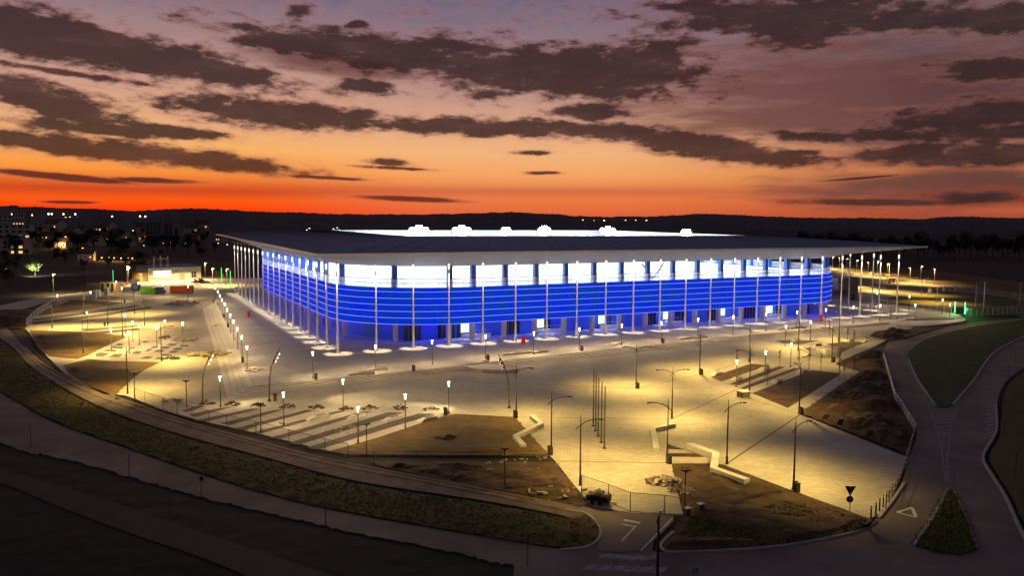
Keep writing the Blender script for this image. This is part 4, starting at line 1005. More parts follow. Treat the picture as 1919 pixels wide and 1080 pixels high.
# ------------------------------------------------------------------ plaza furniture
def low_wall(pts, label, wd=.75, h=.55):
    w = [G(*p) for p in pts]; t = tag(MB().build('concrete_bench', M['conc']), label, 'bench', 'zigzag concrete bench walls')
    b = MB(); ribbon(b, w, wd, LOW - .02, LOW + h); t.data = b.mesh('concrete_bench', M['conc'])
    return t
low_wall([(997, 785), (1014, 800), (966, 824), (981, 842)], 'zigzag concrete bench wall at the right edge of the brown lawn')
low_wall([(1263, 801), (1223, 810), (1230, 848)], 'V-shaped concrete bench wall beside the two-armed street lamp')
low_wall([(1291, 842), (1341, 861), (1337, 889), (1400, 912)], 'long zigzag concrete wall running into the earth patch', .9, .8)
low_wall([(1497, 654), (1520, 664), (1505, 671)], 'short angled concrete kerb bench round the small triangular bed', .6, .4)
def wedge(px, py, rz, L_, label, z=0, wd=1.1, h=.5, grp='angular slab benches on the podium'):
    P = G(px, py, z); t = thing('slab_bench', label, 'bench', P, rz, grp)
    b = MB(); vs = [(-L_/2, -wd/2, 0), (L_/2, -wd/2, 0), (L_/2, wd/2, 0), (-L_/2, wd/2, 0), (-L_/2 + .5, -wd/2 - .1, h*.8), (L_/2 - .2, -wd/2 - .1, h), (L_/2 - .2, wd/2, h), (-L_/2 + .9, wd/2, h*.7)]
    b.add(vs, [(0, 1, 5, 4), (1, 2, 6, 5), (2, 3, 7, 6), (3, 0, 4, 7), (4, 5, 6, 7), (3, 2, 1, 0)]); b.build('slab', M['conc'], t)
    b = MB(); b.box((L_*.15, 0, h + .03), (L_*.45, wd*.7, .06)); b.build('seat', mat('bench_seat_wood' , (.23, .19, .12), .7, var=.2, scale=3) if 'benchwood' not in M else M['benchwood'], t)
M['benchwood'] = mat('bench_wood', (.23, .19, .12), .7, var=.2, scale=3)
wedge(676, 702, ANG, 5.2, 'long angular slab bench near the left end of the front steps'); wedge(707, 694, ANG, 4.0, 'shorter slab bench behind the lamp near the left end of the steps')
wedge(968, 664.5, ANG, 7.5, 'long wavy slab bench left of centre above the steps'); wedge(1010, 662, ANG, 4.2, 'short slab bench beside the lamp left of centre above the steps')
wedge(1288, 635, ANG, 6.0, 'long slab bench right of centre above the steps'); wedge(1310, 634, ANG, 4.5, 'wide low slab bench round a lamp right of centre')
wedge(1472, 617, ANG, 7.0, 'slab bench near the right end of the podium, left one'); wedge(1492, 616, ANG, 6, 'slab bench near the right end of the podium, right one')
wedge(1740, 600, .1, 16, 'very long low slab bench on the far right end of the podium', 0, 1.2, .6)
g2 = 'wedge benches among the lower plaza beds'
for x, y, L_, lab in ((595, 785, 3.6, 'pale wedge bench slab among the gravel strips, left one'), (800, 788, 3.2, 'pale wedge bench slab at the edge of the brown lawn'), (668, 783, 3.0, 'pale wedge bench slab among the gravel strips, middle one'), (733, 788, 3.0, 'pale wedge bench slab among the gravel strips, right one'),
                      (1342, 702, 3.2, 'pale wedge bench at the left end of the brown beds'), (1431, 693, 3.4, 'pale wedge bench in the middle of the brown beds'), (1455, 717, 2.8, 'pale wedge bench at the edge of the largest brown bed'), (1503, 698, 2.6, 'small wedge bench at the top corner of the largest brown bed'),
                      (1590, 640, 3.6, 'low bench left of a pair on the right of the plaza'), (1619, 636, 3.2, 'farther one of a stacked-looking pair of low benches at right'), (1619, 641, 3.2, 'nearer one of a stacked-looking pair of low benches at right'), (1490, 640, 3.4, 'wedge bench beside the dark gravel bed, upper right of plaza'), (1380, 712, 2.6, 'wedge bench at the foot of the lamp left of the brown beds')):
    wedge(x, y, ANG + .35, L_, lab, LOW, 1.1, .5, g2)
b = MB(); b.box((0, 0, .5), (.5, .5, .95)); bn = b.mesh('bin_body', M['bronze']); b = MB(); b.box((0, 0, 1.0), (.54, .54, .05)); b.box((0, .2, 1.08), (.54, .1, .12)); bl = b.mesh('lid', M['dark'])
for x, y, z, lab in ((515.5, 752, LOW, 'bin beside the lit curved mast at the step corner'), (592, 712, 0, 'bin beside the leftmost lamp above the front steps'), (775, 696, 0, 'narrow bin post at the top of the steps, second from left'), (914.5, 675.5, 0, 'dark bin beside the fourth podium lamp'), (1090.5, 658, 0, 'dark bin beside the sixth podium lamp'), (1242.5, 643.5, 0, 'dark bin beside the eighth podium lamp'),
                     (1314, 702.5, LOW, 'bin at the foot of the mast by the brown beds'), (1194.5, 729, LOW, 'bin at the foot of the two-armed lamp nearer the steps'), (1031, 853, LOW, 'dark bin at the right corner of the brown lawn'), (1253.5, 870, LOW, 'dark bin beside the striped triangular bed'), (1493, 923, LOW, 'tall dark bin beside the lamp at the earth patch edge'), (835, 778, LOW, 'dark bin post at the top left of the brown lawn'), (966, 784, LOW, 'bin at the top corner of the brown lawn'), (1561.5, 680, LOW, 'dark bin beside the lamp by the plastic-wrapped stack'), (1501, 777, LOW, 'dark bin at the end of the paved path by the slope'), (419.5, 596, 0, 'dark bin on the left kerb, farther one'), (427.5, 614, 0, 'dark bin on the left kerb, middle one'), (454.8, 680, 0, 'bin beside the second lamp on the left kerb'), (400.5, 568, 0, 'small dark bin at the far end of the left kerb'), (196.5, 612, LOW, 'bin on the paved strip in the left field'), (233, 569, LOW, 'small dark bin at the end of the left lawn')):
    inst('litter_bin', [('bin_body', bn), ('lid', bl)], lab, 'litter bin', G(x, y, z), ANG, 'litter bins')
b = MB(); b.box((0, 0, .55), (.7, .6, 1.1)); 
for x, y, z, h, lab in ((981, 646, 0, 2.0, 'tall red box standing on the podium left of centre'), (466.5, 595, 0, 1.9, 'red box standing on the left part of the podium'), (1539, 602.5, 0, 1.9, 'bright red box standing by the right end columns')):
    t = thing('red_box', lab, 'cabinet', G(x, y, z), ANG, 'red boxes standing on the podium')
    b = MB(); b.box((0, 0, h/2), (.8, .6, h)); b.build('cabinet', mat('red_paint', (.55, .03, .03), .5) if 'red' not in M else M['red'], t); b = MB(); b.box((0, -.32, h*.55), (.6, .03, h*.6)); b.build('door', mat('darker_red_paint', (.40, .02, .02), .4), t)
t = thing('planter_box', 'small square wooden planter box standing on the plaza', 'planter', G(1393, 744), ANG)
b = MB(); b.box((0, 0, .45), (1.5, 1.5, .9)); b.build('box', M['benchwood'], t); b = MB(); b.box((0, 0, .95), (1.8, 1.8, .1)); b.build('rim', M['conc'], t)

def heap(name, px, py, z, r, h, n, mats, label, cat, seed, flat=1.0, grp=None, size=(.2, .9)):
    rnd = random.Random(seed); b = MB(); P = G(px, py, z)
    for i in range(n):
        a = rnd.uniform(0, 2*pi); d = r*sqrt(rnd.random()); x, y = d*cos(a), d*sin(a)*.7; zz = h*(1 - d/r)*rnd.uniform(.3, 1) + .08
        s = rnd.uniform(*size); T = Matrix.Rotation(rnd.uniform(-.6, .6)*flat, 3, 'X') @ Matrix.Rotation(rnd.uniform(-.6, .6)*flat, 3, 'Y')
        b.box((x, y, zz), (s*rnd.uniform(1, 2.2), s*rnd.uniform(.3, .8), s*rnd.uniform(.15, .5)), rnd.uniform(0, pi), T)
    o = b.build(name, mats); o.location = P; tag(o, label, cat, grp); return o
M['scrap'] = mat('pale_scrap', (.46, .40, .30), .8, c2=(.16, .12, .08), scale=1.2); M['debris'] = mat('dark_debris', (.13, .10, .075), .9, c2=(.05, .04, .03), scale=1.5)
for i, (x, y) in enumerate(((388, 758), (435, 760), (482, 762), (540, 764), (594, 765), (648, 769), (694, 767), (750, 767), (808, 769))):
    heap('debris_heap', x, y, LOW, 1.2, .75, 26, M['debris'], 'small dark debris heap at the top of the %s gravel strip' % ORD[i + 1], 'debris heap', 20 + i, grp='debris heaps at the ends of the gravel strips', size=(.15, .42))
heap('scrap_heap', 1245, 905, LOW, 2.0, .55, 60, M['scrap'], 'pale heap of scrap boards beside the earth patch', 'scrap heap', 41, size=(.2, .7))
heap('scrap_heap', 1275, 922, LOW, 1.6, .5, 30, M['scrap'], 'smaller trail of pale scrap at the edge of the earth patch', 'scrap heap', 42, size=(.2, .5))
heap('rubble_heap', 338, 571, LOW, 5.5, 1.6, 80, M['scrap'], 'long heap of pale sacks and rubble behind the left steps', 'rubble heap', 43, size=(.4, 1.1))
heap('rubble_heap', 359, 569, LOW, 2.2, 1.0, 22, M['debris'], 'small dark rubble heap right of the pale one', 'rubble heap', 44, size=(.3, .9))
heap('debris_heap', 345, 638, LOW, 3.2, .8, 44, M['scrap'], 'pale debris heap at the right end of the gravel beds', 'debris heap', 45, size=(.3, .9))
heap('debris_heap', 308, 634, LOW, 1.5, .9, 20, M['debris'], 'dark debris pile at the top of the gravel beds', 'debris heap', 46)
heap('debris_heap', 322, 674, LOW, 1.4, .6, 20, M['debris'], 'dark debris pile at the lower right of the gravel beds', 'debris heap', 47)
heap('plank_stack', 391, 664, -.35, 4.5, .5, 46, M['scrap'], 'loose sheets and planks lying across the left steps', 'plank pile', 48, .2, size=(.5, 1.3))
heap('debris_heap', 835, 822, -.57, 1.8, .3, 26, M['debris'], 'dark debris lying in the middle of the brown lawn', 'debris heap', 49, size=(.2, .5))
heap('sack_pile', 409, 612, -.2, 1.0, .9, 12, M['conc'], 'two pale sacks standing on the left steps', 'sacks', 50, .3, size=(.5, .7))
heap('debris_heap', 324, 753, LOW, 1.6, .5, 20, M['scrap'], 'small pile of scrap beside the dirt track fence', 'debris heap', 51, size=(.2, .5))
heap('litter', 1050, 925, -.6, 3.5, .15, 24, M['scrap'], 'pale litter scattered on the bare strip by the skip trailer', 'litter', 52, .3, size=(.15, .6))
heap('litter', 975, 872, -.6, 5, .12, 20, M['scrap'], 'pale litter scattered at the top of the bare strip', 'litter', 53, .3, size=(.15, .5))
heap('plank_stack', 1147, 645, 0, 2.2, .5, 12, M['conc'], 'white slabs lying on the podium behind the steps', 'slab pile', 54, .2, size=(.6, 1.2))
heap('plank_stack', 478, 695, 0, 1.9, .7, 12, M['conc'], 'pale stacked benches lying near the podium corner', 'slab pile', 55, .1, size=(.7, 1.4))
heap('plastic_bag_pile', 908.5, 680, 0, .8, .8, 12, M['conc'], 'white bags piled at the head of the ramp', 'bags', 56, .5, size=(.3, .5))
heap('litter', 500, 800, -.6, 3.5, .12, 16, M['scrap'], 'pale stones scattered over the first gravel strips', 'litter', 57, .3, size=(.15, .6))
heap('litter', 645, 806, -.58, 3.0, .14, 22, M['scrap'], 'pale stones scattered over the middle gravel strips', 'litter', 58, .3, size=(.1, .45))
# skip trailer heaped with debris
P = G(1122, 944); t = thing('skip_trailer', 'dark trailer heaped with debris beside the entrance barrier', 'trailer', P, -.45, None, .58)
b = MB(); b.prism([(-2.0, -1.0), (2.0, -1.0), (2.0, 1.0), (-2.0, 1.0)], .55, 1.5); b.box((0, -1.05, 1.35), (4.1, .08, .12)); b.box((0, 1.05, 1.35), (4.1, .08, .12)); b.build('skip_body', M['dark'], t)
b = MB(); b.box((2.6, 0, .5), (1.4, .12, .12)); b.box((3.2, 0, .25), (.1, .1, .5)); b.build('drawbar', M['dark'], t)
for sx in (-.8, .6):
    for sy in (-1.1, 1.1): b = MB(); b.tube((sx, sy - .1, .38), (sx, sy + .1, .38), .38, n=14); b.build('wheel', M['black'], t)
rnd = random.Random(5); b = MB()
for i in range(70):
    x, y = rnd.uniform(-1.8, 1.8), rnd.uniform(-.9, .9); b.box((x, y, 1.5 + rnd.random()*1.0*(1 - abs(x)/2.4)), (rnd.uniform(.2, .9), rnd.uniform(.1, .4), rnd.uniform(.08, .3)), rnd.uniform(0, 3), Matrix.Rotation(rnd.uniform(-.8, .8), 3, 'Y'))
b.build('debris', M['scrap'], t)
# plastic-wrapped stack
P = G(1547, 668); t = thing('wrapped_stack', 'big plastic-wrapped stack of materials by the right-hand beds', 'wrapped stack', P, ANG)
rnd = random.Random(9); b = MB(); pts = []
prof = [(3.1, 2.2, 0), (3.2, 2.3, .8), (3.0, 2.2, 1.7), (2.7, 1.9, 2.1), (1.2, .8, 2.3)]
vs = []; nn = 22
for a, c, z in prof:
    for i in range(nn):
        tt = 2*pi*i/nn; k = 1 + rnd.uniform(-.05, .05); e = lambda q: (abs(q)**.5)*(1 if q > 0 else -1)
        vs.append((a*e(cos(tt))*k, c*e(sin(tt))*k, z + rnd.uniform(-.08, .08)*(z > 0)))
b.add(vs, [(k*nn + i, k*nn + (i+1) % nn, (k+1)*nn + (i+1) % nn, (k+1)*nn + i) for k in range(len(prof)-1) for i in range(nn)] + [tuple(range((len(prof)-1)*nn, len(prof)*nn))], True)
b.build('plastic_sheet', mat('plastic_sheet', (.5, .48, .42), .35, var=.35, scale=1.2, bump=.15, bscale=2), t)
b = MB(); b.box((-.8, 1.2, 2.4), (1.4, .8, .4), .4); b.build('board', M['debris'], t)
# utility boxes in the earth patch
for x, y, lab, c in ((1288, 966, 'pale-topped utility box in the earth patch, left one', 'conc'), (1313, 958, 'pale-topped utility box in the earth patch, right one', 'conc')):
    t = thing('utility_box', lab, 'utility box', G(x, y, -.52), .4, 'utility boxes in the earth patch', .7)
    b = MB(); b.box((0, 0, .5), (.8, .6, 1.0)); b.build('cabinet', M['bronze'], t); b = MB(); b.box((0, 0, 1.04), (.95, .75, .08)); b.build('lid', M['white'], t)
t = thing('warning_marker', 'small yellow marker leaning between the two utility boxes', 'marker', G(1298, 969, -.52), .3)
b = MB(); b.box((0, 0, .5), (.35, .1, .9), 0, Matrix.Rotation(.3, 3, 'Y')); b.build('board', mat('yellow_paint', (.6, .42, .03), .6), t); b = MB(); b.box((0, 0, .04), (.5, .4, .08)); b.build('foot', M['dark'], t)
# yield sign seen from behind, with the round plate under it
t = thing('road_sign', 'give-way triangle over a round plate, seen from the back, at the road kerb', 'road sign', G(1592, 967, -.52), 0)
b = MB(); b.lathe([(.04, 0), (.04, 3.0)], 8); b.build('post', M['galv'], t)
b = MB(); h = 2.95; b.add([(-.55, .05, h), (.55, .05, h), (0, .05, h - .95), (-.55, .09, h), (.55, .09, h), (0, .09, h - .95)], [(0, 2, 1), (3, 4, 5), (0, 1, 4, 3), (1, 2, 5, 4), (2, 0, 3, 5)]); b.build('triangle_plate', M['dark'], t)
b = MB(); b.tube((0, .05, 1.62), (0, .09, 1.62), .34, n=20); b.build('round_plate', M['dark'], t)
# thin sign posts along the dark road
b = MB(); b.lathe([(.05, 0), (.045, 3.1)], 8); sp = b.mesh('post', M['bronze'])
b = MB(); b.tube((0, .06, 2.8), (0, .10, 2.8), .32, n=16); sd = b.mesh('disc', M['dark'])
for x, y, h, disc, lab in ((611, 1012, 1.0, 0, 'thin bare post on the near edge of the dark road, middle one'), (243, 908, 1.1, 0, 'thin bare post on the near edge of the dark road, left one'), (378, 935, .75, 1, 'small round road sign on the near edge of the dark road'), (58, 838, 1.0, 0, 'thin bare post at the far left of the dark road'), (989, 1062, 1.0, 0, 'thin bare post at the lower edge of the dark road, right one')):
    inst('sign_post', [('post', sp)] + ([('disc', sd)] if disc else []), lab, 'post', G(x, y, -.7), 0, 'thin posts along the dark road', h)
# dark street lamp whose base is just below the picture
P = G(1232, 1084, -.66); t = thing('street_lamp', 'dark unlit street lamp at the bottom edge by the driveway', 'street lamp', P, .6)
Hh = 5.2; b = MB(); b.lathe([(.13, 0), (.12, .8), (.08, Hh)], 8); b.build('pole', M['dark'], t); b = MB(); b.tube((0, 0, Hh - .05), (.7, .4, Hh + .1), .05); b.tube((0, 0, Hh - .05), (-.6, -.35, Hh - .3), .05); b.build('arm', M['dark'], t); b = MB(); b.box((.8, .46, Hh + .12), (.6, .25, .1), .5); b.build('lamp_head', M['galv'], t)
t = thing('road_sign', 'blue arrow sign on a post at the bottom edge', 'road sign', G(1302, 1098, -.6), .3)
b = MB(); b.lathe([(.04, 0), (.04, 1.3)], 8); b.build('post', M['galv'], t); b = MB(); b.tube((0, -.05, 1.2), (0, -.02, 1.2), .28, n=18); d = b.build('disc', mat('sign_blue', (.02, .10, .55), .4), t)
b = MB(); b.box((0, -.06, 1.2), (.05, .012, .34)); b.box((-.06, -.062, 1.1), (.15, .012, .05), 0, Matrix.Rotation(.8, 3, 'Y')); b.box((.06, -.064, 1.1), (.15, .012, .05), 0, Matrix.Rotation(-.8, 3, 'Y')); b.build('arrow', M['paint'], d)

# ------------------------------------------------------------------ fences and rails
def fence(name, pts, label, cat, h=2.0, every=3.0, m='galv', infill='wire', rails=(0.05, 1.0), z=LOW, pr=.04, grp=None):
    w = [G(*p, z) for p in pts]; t = thing(name, label, cat, w[0], 0, grp); o = w[0]; w = [p - o for p in w]
    q = MB(); q.tube((0, 0, 0), (0, 0, h), pr, n=6); pm = q.mesh('post', M[m]); mesh = MB(); n_ = len(w)
    for i in range(n_ - 1):
        a, c = w[i], w[i+1]; L_ = (c - a).length; k = max(1, round(L_/every))
        for j in range(k + (1 if i == n_ - 2 else 0)): link('post', pm, t, a + (c - a)*(j/k))
        mesh.add([a + Vector((0, 0, .05)), c + Vector((0, 0, .05)), c + Vector((0, 0, h)), a + Vector((0, 0, h))], [(0, 1, 2, 3)])
    for f in rails:
        rl = MB(); rl.path([p + Vector((0, 0, h*f)) for p in w], pr*.7, 5); rl.build('rail', M[m], t)
    if infill: mesh.build('mesh_panel', M[infill], t)
    return t
fence('wire_fence', [(252, 749), (272, 757), (306, 768), (360, 786), (425, 803), (480, 816), (542, 833), (609, 851), (652, 861)], 'low wire fence along the dirt track under the gravel strips', 'fence', 1.9, 5.0, 'bronze', 'wire')
fence('wire_fence', [(652, 861), (700, 872), (850, 902), (1000, 930), (1070, 944)], 'sparse wire fence along the dirt track below the brown lawn', 'fence', 1.6, 9.0, 'bronze', None, (1.0,))
fence('panel_fence', [(50, 613), (60, 600), (75, 588), (97, 574), (120, 567)], 'pale panel fence on the far left beside the earth bank', 'fence', 2.0, 3.0, 'galv', 'wire')
fence('gate_fence', [(1090, 926), (1140, 944), (1181, 961), (1245, 966), (1282, 972)], 'glassy site fence across the plaza entrance', 'fence', 2.0, 9.0, 'bronze', 'wire')
fence('guard_rail', [(1655, 668), (1664, 700), (1677, 748), (1696, 778), (1715, 809)], 'pale tubular guard rail along the right-hand road', 'guard rail', 1.15, 3.0, 'white', 'wire', (.12, .55, 1.0), -.55, .05)
fence('guard_rail', [(1714, 815), (1703, 855), (1690, 896), (1672, 935), (1660, 955)], 'tubular rail ending at the lit kerb bend on the right', 'guard rail', 1.1, 2.2, 'bronze', None, (.5, 1.0), LOW, .05)
fence('white_fence', [(1707, 584), (1730, 585), (1755, 588), (1783, 592)], 'pale panel fence left of the green light tubes', 'fence', 2.5, 2.6, 'white', 'wire')
fence('white_fence', [(1809, 594), (1840, 593), (1870, 591), (1905, 588), (1990, 583)], 'pale panel fence right of the green light tubes', 'fence', 2.6, 2.6, 'white', 'wire')
fence('white_fence', [(1628, 570), (1650, 573), (1676, 574)], 'pale fence behind the last right-hand columns', 'fence', 2.2, 2.6, 'white', 'wire')
fence('wire_fence', [(1570, 509), (1640, 520), (1700, 529), (1770, 539), (1850, 551), (1960, 566)], 'long wire fence along the far edge of the car park', 'fence', 2.0, 9.0, 'galv', 'wire')
fence('post_fence', [(400, 520), (409, 527), (420, 535), (431, 543)], 'row of thin tall fence posts left of the stadium columns', 'fence', 4.6, 3.5, 'bronze', None, (1.0,))
b = MB(); b.lathe([(.06, 0), (.055, 1.0), (.02, 1.03)], 8); bo = b.mesh('post', M['bronze']); b = MB(); b.lathe([(.066, .8), (.066, .92)], 8); bb = b.mesh('reflector_band', M['white'])
for i, (x, y) in enumerate(((1632, 973), (1641, 966), (1648, 958), (1655, 951), (1661, 943), (1666, 936), (1671, 929))):
    inst('bollard', [('post', bo), ('reflector_band', bb)], 'slim bollard, %s from the give-way sign, along the kerb bend' % ORD[i + 1], 'bollard', G(x, y), 0, 'bollards along the kerb bend', 1.25)
b = MB(); b.lathe([(.06, 0), (.05, 3.0)], 6); mp_ = b.mesh('post', M['bronze'])
for i, (x, y, s) in enumerate(((1889, 713, .95), (1903, 678, .75), (1900, 768, 1.2), (1882, 823, 1.0), (1902, 902, 1.1), (1652, 690, .9), (1678, 800, .75), (1686, 790, .8), (1779, 1010, 1.25), (1787, 915, .6))):
    inst('marker_post', [('post', mp_)], ('thin post beside the far bend of the right-hand road', 'thin post at the right edge, farthest up the road', 'tall thin post at the right edge beside the hatching', 'thin post beside the lower hatching at the right edge', 'thin post at the right edge near the bottom', 'thin post at the top of the guard rail', 'thin post left of the guard rail bend', 'thin post close behind the guard rail bend', 'tall thin post on the splitter island', 'short post at the tip of the splitter island')[i], 'post', G(x, y, -.6), 0, 'thin posts beside the right-hand road', s)

# ------------------------------------------------------------------ bare young trees
def bare_tree(seed, H=4.5):
    rnd = random.Random(seed); b = MB(); b.path([(0, 0, 0), (.02, 0, H*.4), (0, .03, H*.75), (.03, 0, H)], [.06, .05, .035, .012], 6); tr = b.mesh('trunk', M['bronze'])
    b = MB()
    for i in range(16):
        z = H*rnd.uniform(.35, .9); a = rnd.uniform(0, 2*pi); L_ = rnd.uniform(.5, 1.2)*(1.1 - z/H); p = Vector((0, 0, z)); q = p + Vector((cos(a)*L_*.5, sin(a)*L_*.5, L_*.7)); b.tube(p, q, .022, .012, n=4)
        for k in range(3): b.tube(p.lerp(q, .4 + .2*k), q + Vector((rnd.uniform(-.4, .4), rnd.uniform(-.4, .4), rnd.uniform(.1, .6))), .012, .006, n=3)
    return [('trunk', tr), ('branches', b.mesh('branches', M['bronze']))]
BT = [bare_tree(i, 3.6 + .5*i) for i in range(3)]
for i, (x, y, lab) in enumerate(((1461, 687, 'bare sapling behind the middle brown bed'), (1438, 722, 'bare sapling at the left edge of the largest brown bed'), (1516, 696, 'bare sapling at the top corner of the largest brown bed'), (1538, 695, 'tall bare sapling beyond the largest brown bed'), (1582, 713, 'bare sapling on the paved path by the slope'), (1600, 655, 'bare sapling right of the plastic-wrapped stack'), (1588, 640, 'bare sapling behind the low benches'), (1554, 628, 'bare sapling left of the tall mast by the steps'), (1572, 717, 'small bare sapling at the path edge'), (1668, 604, 'bare sapling at the right end of the steps'), (1681, 603, 'bare sapling just right of the step end'), (1380, 700, 'bare sapling beside the leftmost lamp of the brown beds'), (1600, 700, 'bare sapling at the tip of the paved path'), (1497, 692, 'bare sapling by the narrow bed'))):
    inst('bare_sapling', BT[i % 3], lab, 'sapling', G(x, y), i*1.3, 'bare young trees in the right-hand beds')
# ------------------------------------------------------------------ service yard, far left
def bldg_box(b, x0, x1, y0, y1, z0, z1): b.box(((x0+x1)/2, (y0+y1)/2, (z0+z1)/2), (x1-x0, y1-y0, z1-z0))
M['cream'] = mat('cream_render', (.62, .54, .36), .85, var=.08, scale=.3); M['ochre'] = mat('ochre_render', (.42, .30, .14), .85, var=.1, scale=.3)
A_, B_ = G(279, 528), G(377, 523); dA = (B_ - A_); rz = atan2(dA.y, dA.x); LB = dA.length
t = thing('service_building', 'long pale flat-roofed service building with brightly lit windows', 'building', A_, rz)
b = MB(); bldg_box(b, 0, LB, 0, 14, -.3, 6.2); b.build('wall', M['cream'], t)
b = MB(); b.add([(-.6, -.5, 6.2), (LB + .4, -.5, 6.5), (LB + .4, 14.5, 7.0), (-.6, 14.5, 6.7), (-.6, -.5, 6.4), (LB + .4, -.5, 6.7), (LB + .4, 14.5, 7.2), (-.6, 14.5, 6.9)], [(3, 2, 1, 0), (4, 5, 6, 7), (0, 1, 5, 4), (1, 2, 6, 5), (2, 3, 7, 6), (3, 0, 4, 7)]); b.build('roof', M['roofgrey'], t)
b = MB(); bldg_box(b, -2.6, -.05, 1, 13, -.3, 4.2); b.build('side_wing', M['ochre'], t)
s_ = LB/98.0
def wx(px): return (px - 279)*s_
for x0, x1 in ((287, 293), (293.6, 299), (300, 305), (305.6, 312), (312.6, 319.5)):
    b = MB(); b.box(((wx(x0)+wx(x1))/2, -.04, 3.4), (wx(x1)-wx(x0), .06, 3.1)); w_ = b.build('window', M['litwin2'], t)
    b = MB()
    for k in (.33, .66): b.box((wx(x0) + (wx(x1)-wx(x0))*k, -.10, 3.4), (.1, .06, 3.1))
    b.box(((wx(x0)+wx(x1))/2, -.165, 3.1), (wx(x1)-wx(x0), .06, .1)); b.build('window_frame', M['dark'], w_)
for x0, x1, z in ((336, 345, 3.2),):
    b = MB(); b.box(((wx(x0)+wx(x1))/2, -.05, z/2), (wx(x1)-wx(x0), .08, z)); d = b.build('door', M['ochre'], t); b = MB(); b.box((wx(x1) - .4, -.13, 1.1), (.25, .05, .06)); b.build('handle', M['dark'], d)
for x0, x1 in ((358, 362.3), (363, 367.5)):
    b = MB(); b.box(((wx(x0)+wx(x1))/2, -.04, 2.4), (wx(x1)-wx(x0), .06, 2.8)); w_ = b.build('window', M['dimwin'], t); b = MB()
    b.box(((wx(x0)+wx(x1))/2, -.10, 2.4), (wx(x1)-wx(x0), .05, .1)); b.build('window_frame', M['cream'], w_)
b = MB(); b.add([(wx(323), -.3, 3.2), (wx(334), -.3, 5.2), (wx(334), -.3, 5.4), (wx(323), -.3, 3.4)], [(0, 1, 2, 3)]); b.tube((wx(323), -.3, 3.3), (wx(334), -.3, 5.3), .06); b.build('stair_rail', M['dark'], t)
lamp('AREA', 'yard_fill', t, (LB*.45, -5, 7.4), 22000, (1, .75, .35), (25, .4), rot=(R(-35), 0, 0))  # unseen area lamp added to brighten the building's wall
# gantry frame in front
t = thing('steel_gantry', 'pale steel lattice gantry with three uprights before the service building', 'gantry', G(302, 527), rz)
for i, x in enumerate((-3.2, 0, 3.4)):
    b = MB()
    for sx in (-.3, .3): b.tube((x + sx, 0, 0), (x + sx, 0, 11.4), .09, n=6)
    for k in range(11): b.tube((x - .3, 0, k), (x + .3, 0, k + 1), .05, n=4)
    b.tube((x, 0, 11.4), (x, 0, 12.0), .2, n=6); b.build('upright', M['galv'], t)
b = MB(); b.tube((-3.4, 0, 11.0), (3.6, 0, 11.0), .10, n=6); b.tube((-3.4, 0, 10.4), (3.6, 0, 10.4), .07, n=6); b.build('crossbeam', M['galv'], t)
def container(bx, by, L_, Wd, H_, m, label, cat='container', rz_=.1):
    t = thing('shipping_container', label, cat, G(bx, by), rz_, 'containers in the service yard')
    b = MB(); n = int(L_/.4)
    b.box((0, Wd/2, H_/2), (L_, Wd, H_))
    for k in range(n): b.box((-L_/2 + (k + .5)*L_/n, -.04, H_/2), (L_/n*.5, .08, H_*.9))
    b.build('body', m, t); b = MB(); b.box((L_/2 + .03, Wd*.27, H_/2), (.05, Wd*.44, H_*.9)); b.box((L_/2 + .03, Wd*.73, H_/2), (.05, Wd*.44, H_*.9)); b.build('door', m, t)
    b = MB()
    for z in (.06, H_ - .02): b.box((0, -.1, z), (L_ + .1, .1, .14))
    b.build('frame', M['dark'], t)
M['cgreen'] = mat('green_container_paint', (.07, .26, .02), .6, var=.2, scale=.8); M['cred'] = mat('rust_red_container_paint', (.46, .085, .02), .6, var=.2, scale=.8); M['cblue'] = mat('blue_container_paint', (.04, .06, .22), .6, var=.25, scale=.7)
container(276.5, 552, 5.4, 2.4, 2.6, M['cgreen'], 'bright green shipping container in the service yard'); container(296, 551, 3.2, 2.4, 2.5, M['cblue'], 'dark blue container end beside the green one')
container(339, 549, 8.4, 2.5, 2.7, M['cred'], 'rust red shipping container in the service yard')
t = thing('site_cabin', 'pale site cabin behind the dark blue toilet cabin', 'cabin', G(251.5, 541), .1)
b = MB(); b.box((0, 1.2, 1.9), (2.9, 2.4, 3.8)); b.build('wall', M['cream'], t); b = MB(); b.box((0, 1.2, 3.86), (3.2, 2.7, .12)); b.build('roof', M['white'], t); b = MB(); b.box((.6, -.03, 1.1), (.8, .05, 2.0)); b.build('door', M['dimwin'], t)
t = thing('site_cabin', 'dark blue cabin with a white square window frame', 'cabin', G(253.5, 545), .05)
b = MB(); b.box((0, 1, 1.25), (2.8, 2, 2.5)); b.build('wall', M['cblue'], t); b = MB(); b.box((0, -.04, 1.4), (1.15, .06, 1.15)); f = b.build('window_frame', M['white'], t); b = MB(); b.box((0, -.09, 1.4), (.75, .05, .75)); b.build('pane', M['dimwin'], f)
b = MB(); b.box((0, .5, 1.15), (1.15, 1.1, 2.3)); tb = b.mesh('cabin', M['white']); b = MB(); b.box((0, -.08, 1.1), (.8, .05, 1.9)); td = b.mesh('door', M['galv']); b = MB(); b.add([(-.62, -.1, 2.3), (.62, -.1, 2.3), (.62, 1.1, 2.3), (-.62, 1.1, 2.3), (0, .5, 2.6)], [(0, 1, 4), (1, 2, 4), (2, 3, 4), (3, 0, 4)]); tr_ = b.mesh('roof', M['white'])
for x, y, lab in ((176.5, 559.5, 'white portable toilet, left one of a pair'), (182.5, 559, 'white portable toilet, right one of a pair'), (198.5, 553.5, 'white portable toilet alone in front of the wooden shed')):
    inst('portable_toilet', [('cabin', tb), ('door', td), ('roof', tr_)], lab, 'portable toilet', G(x, y), .1, 'white portable toilets', 1.25)
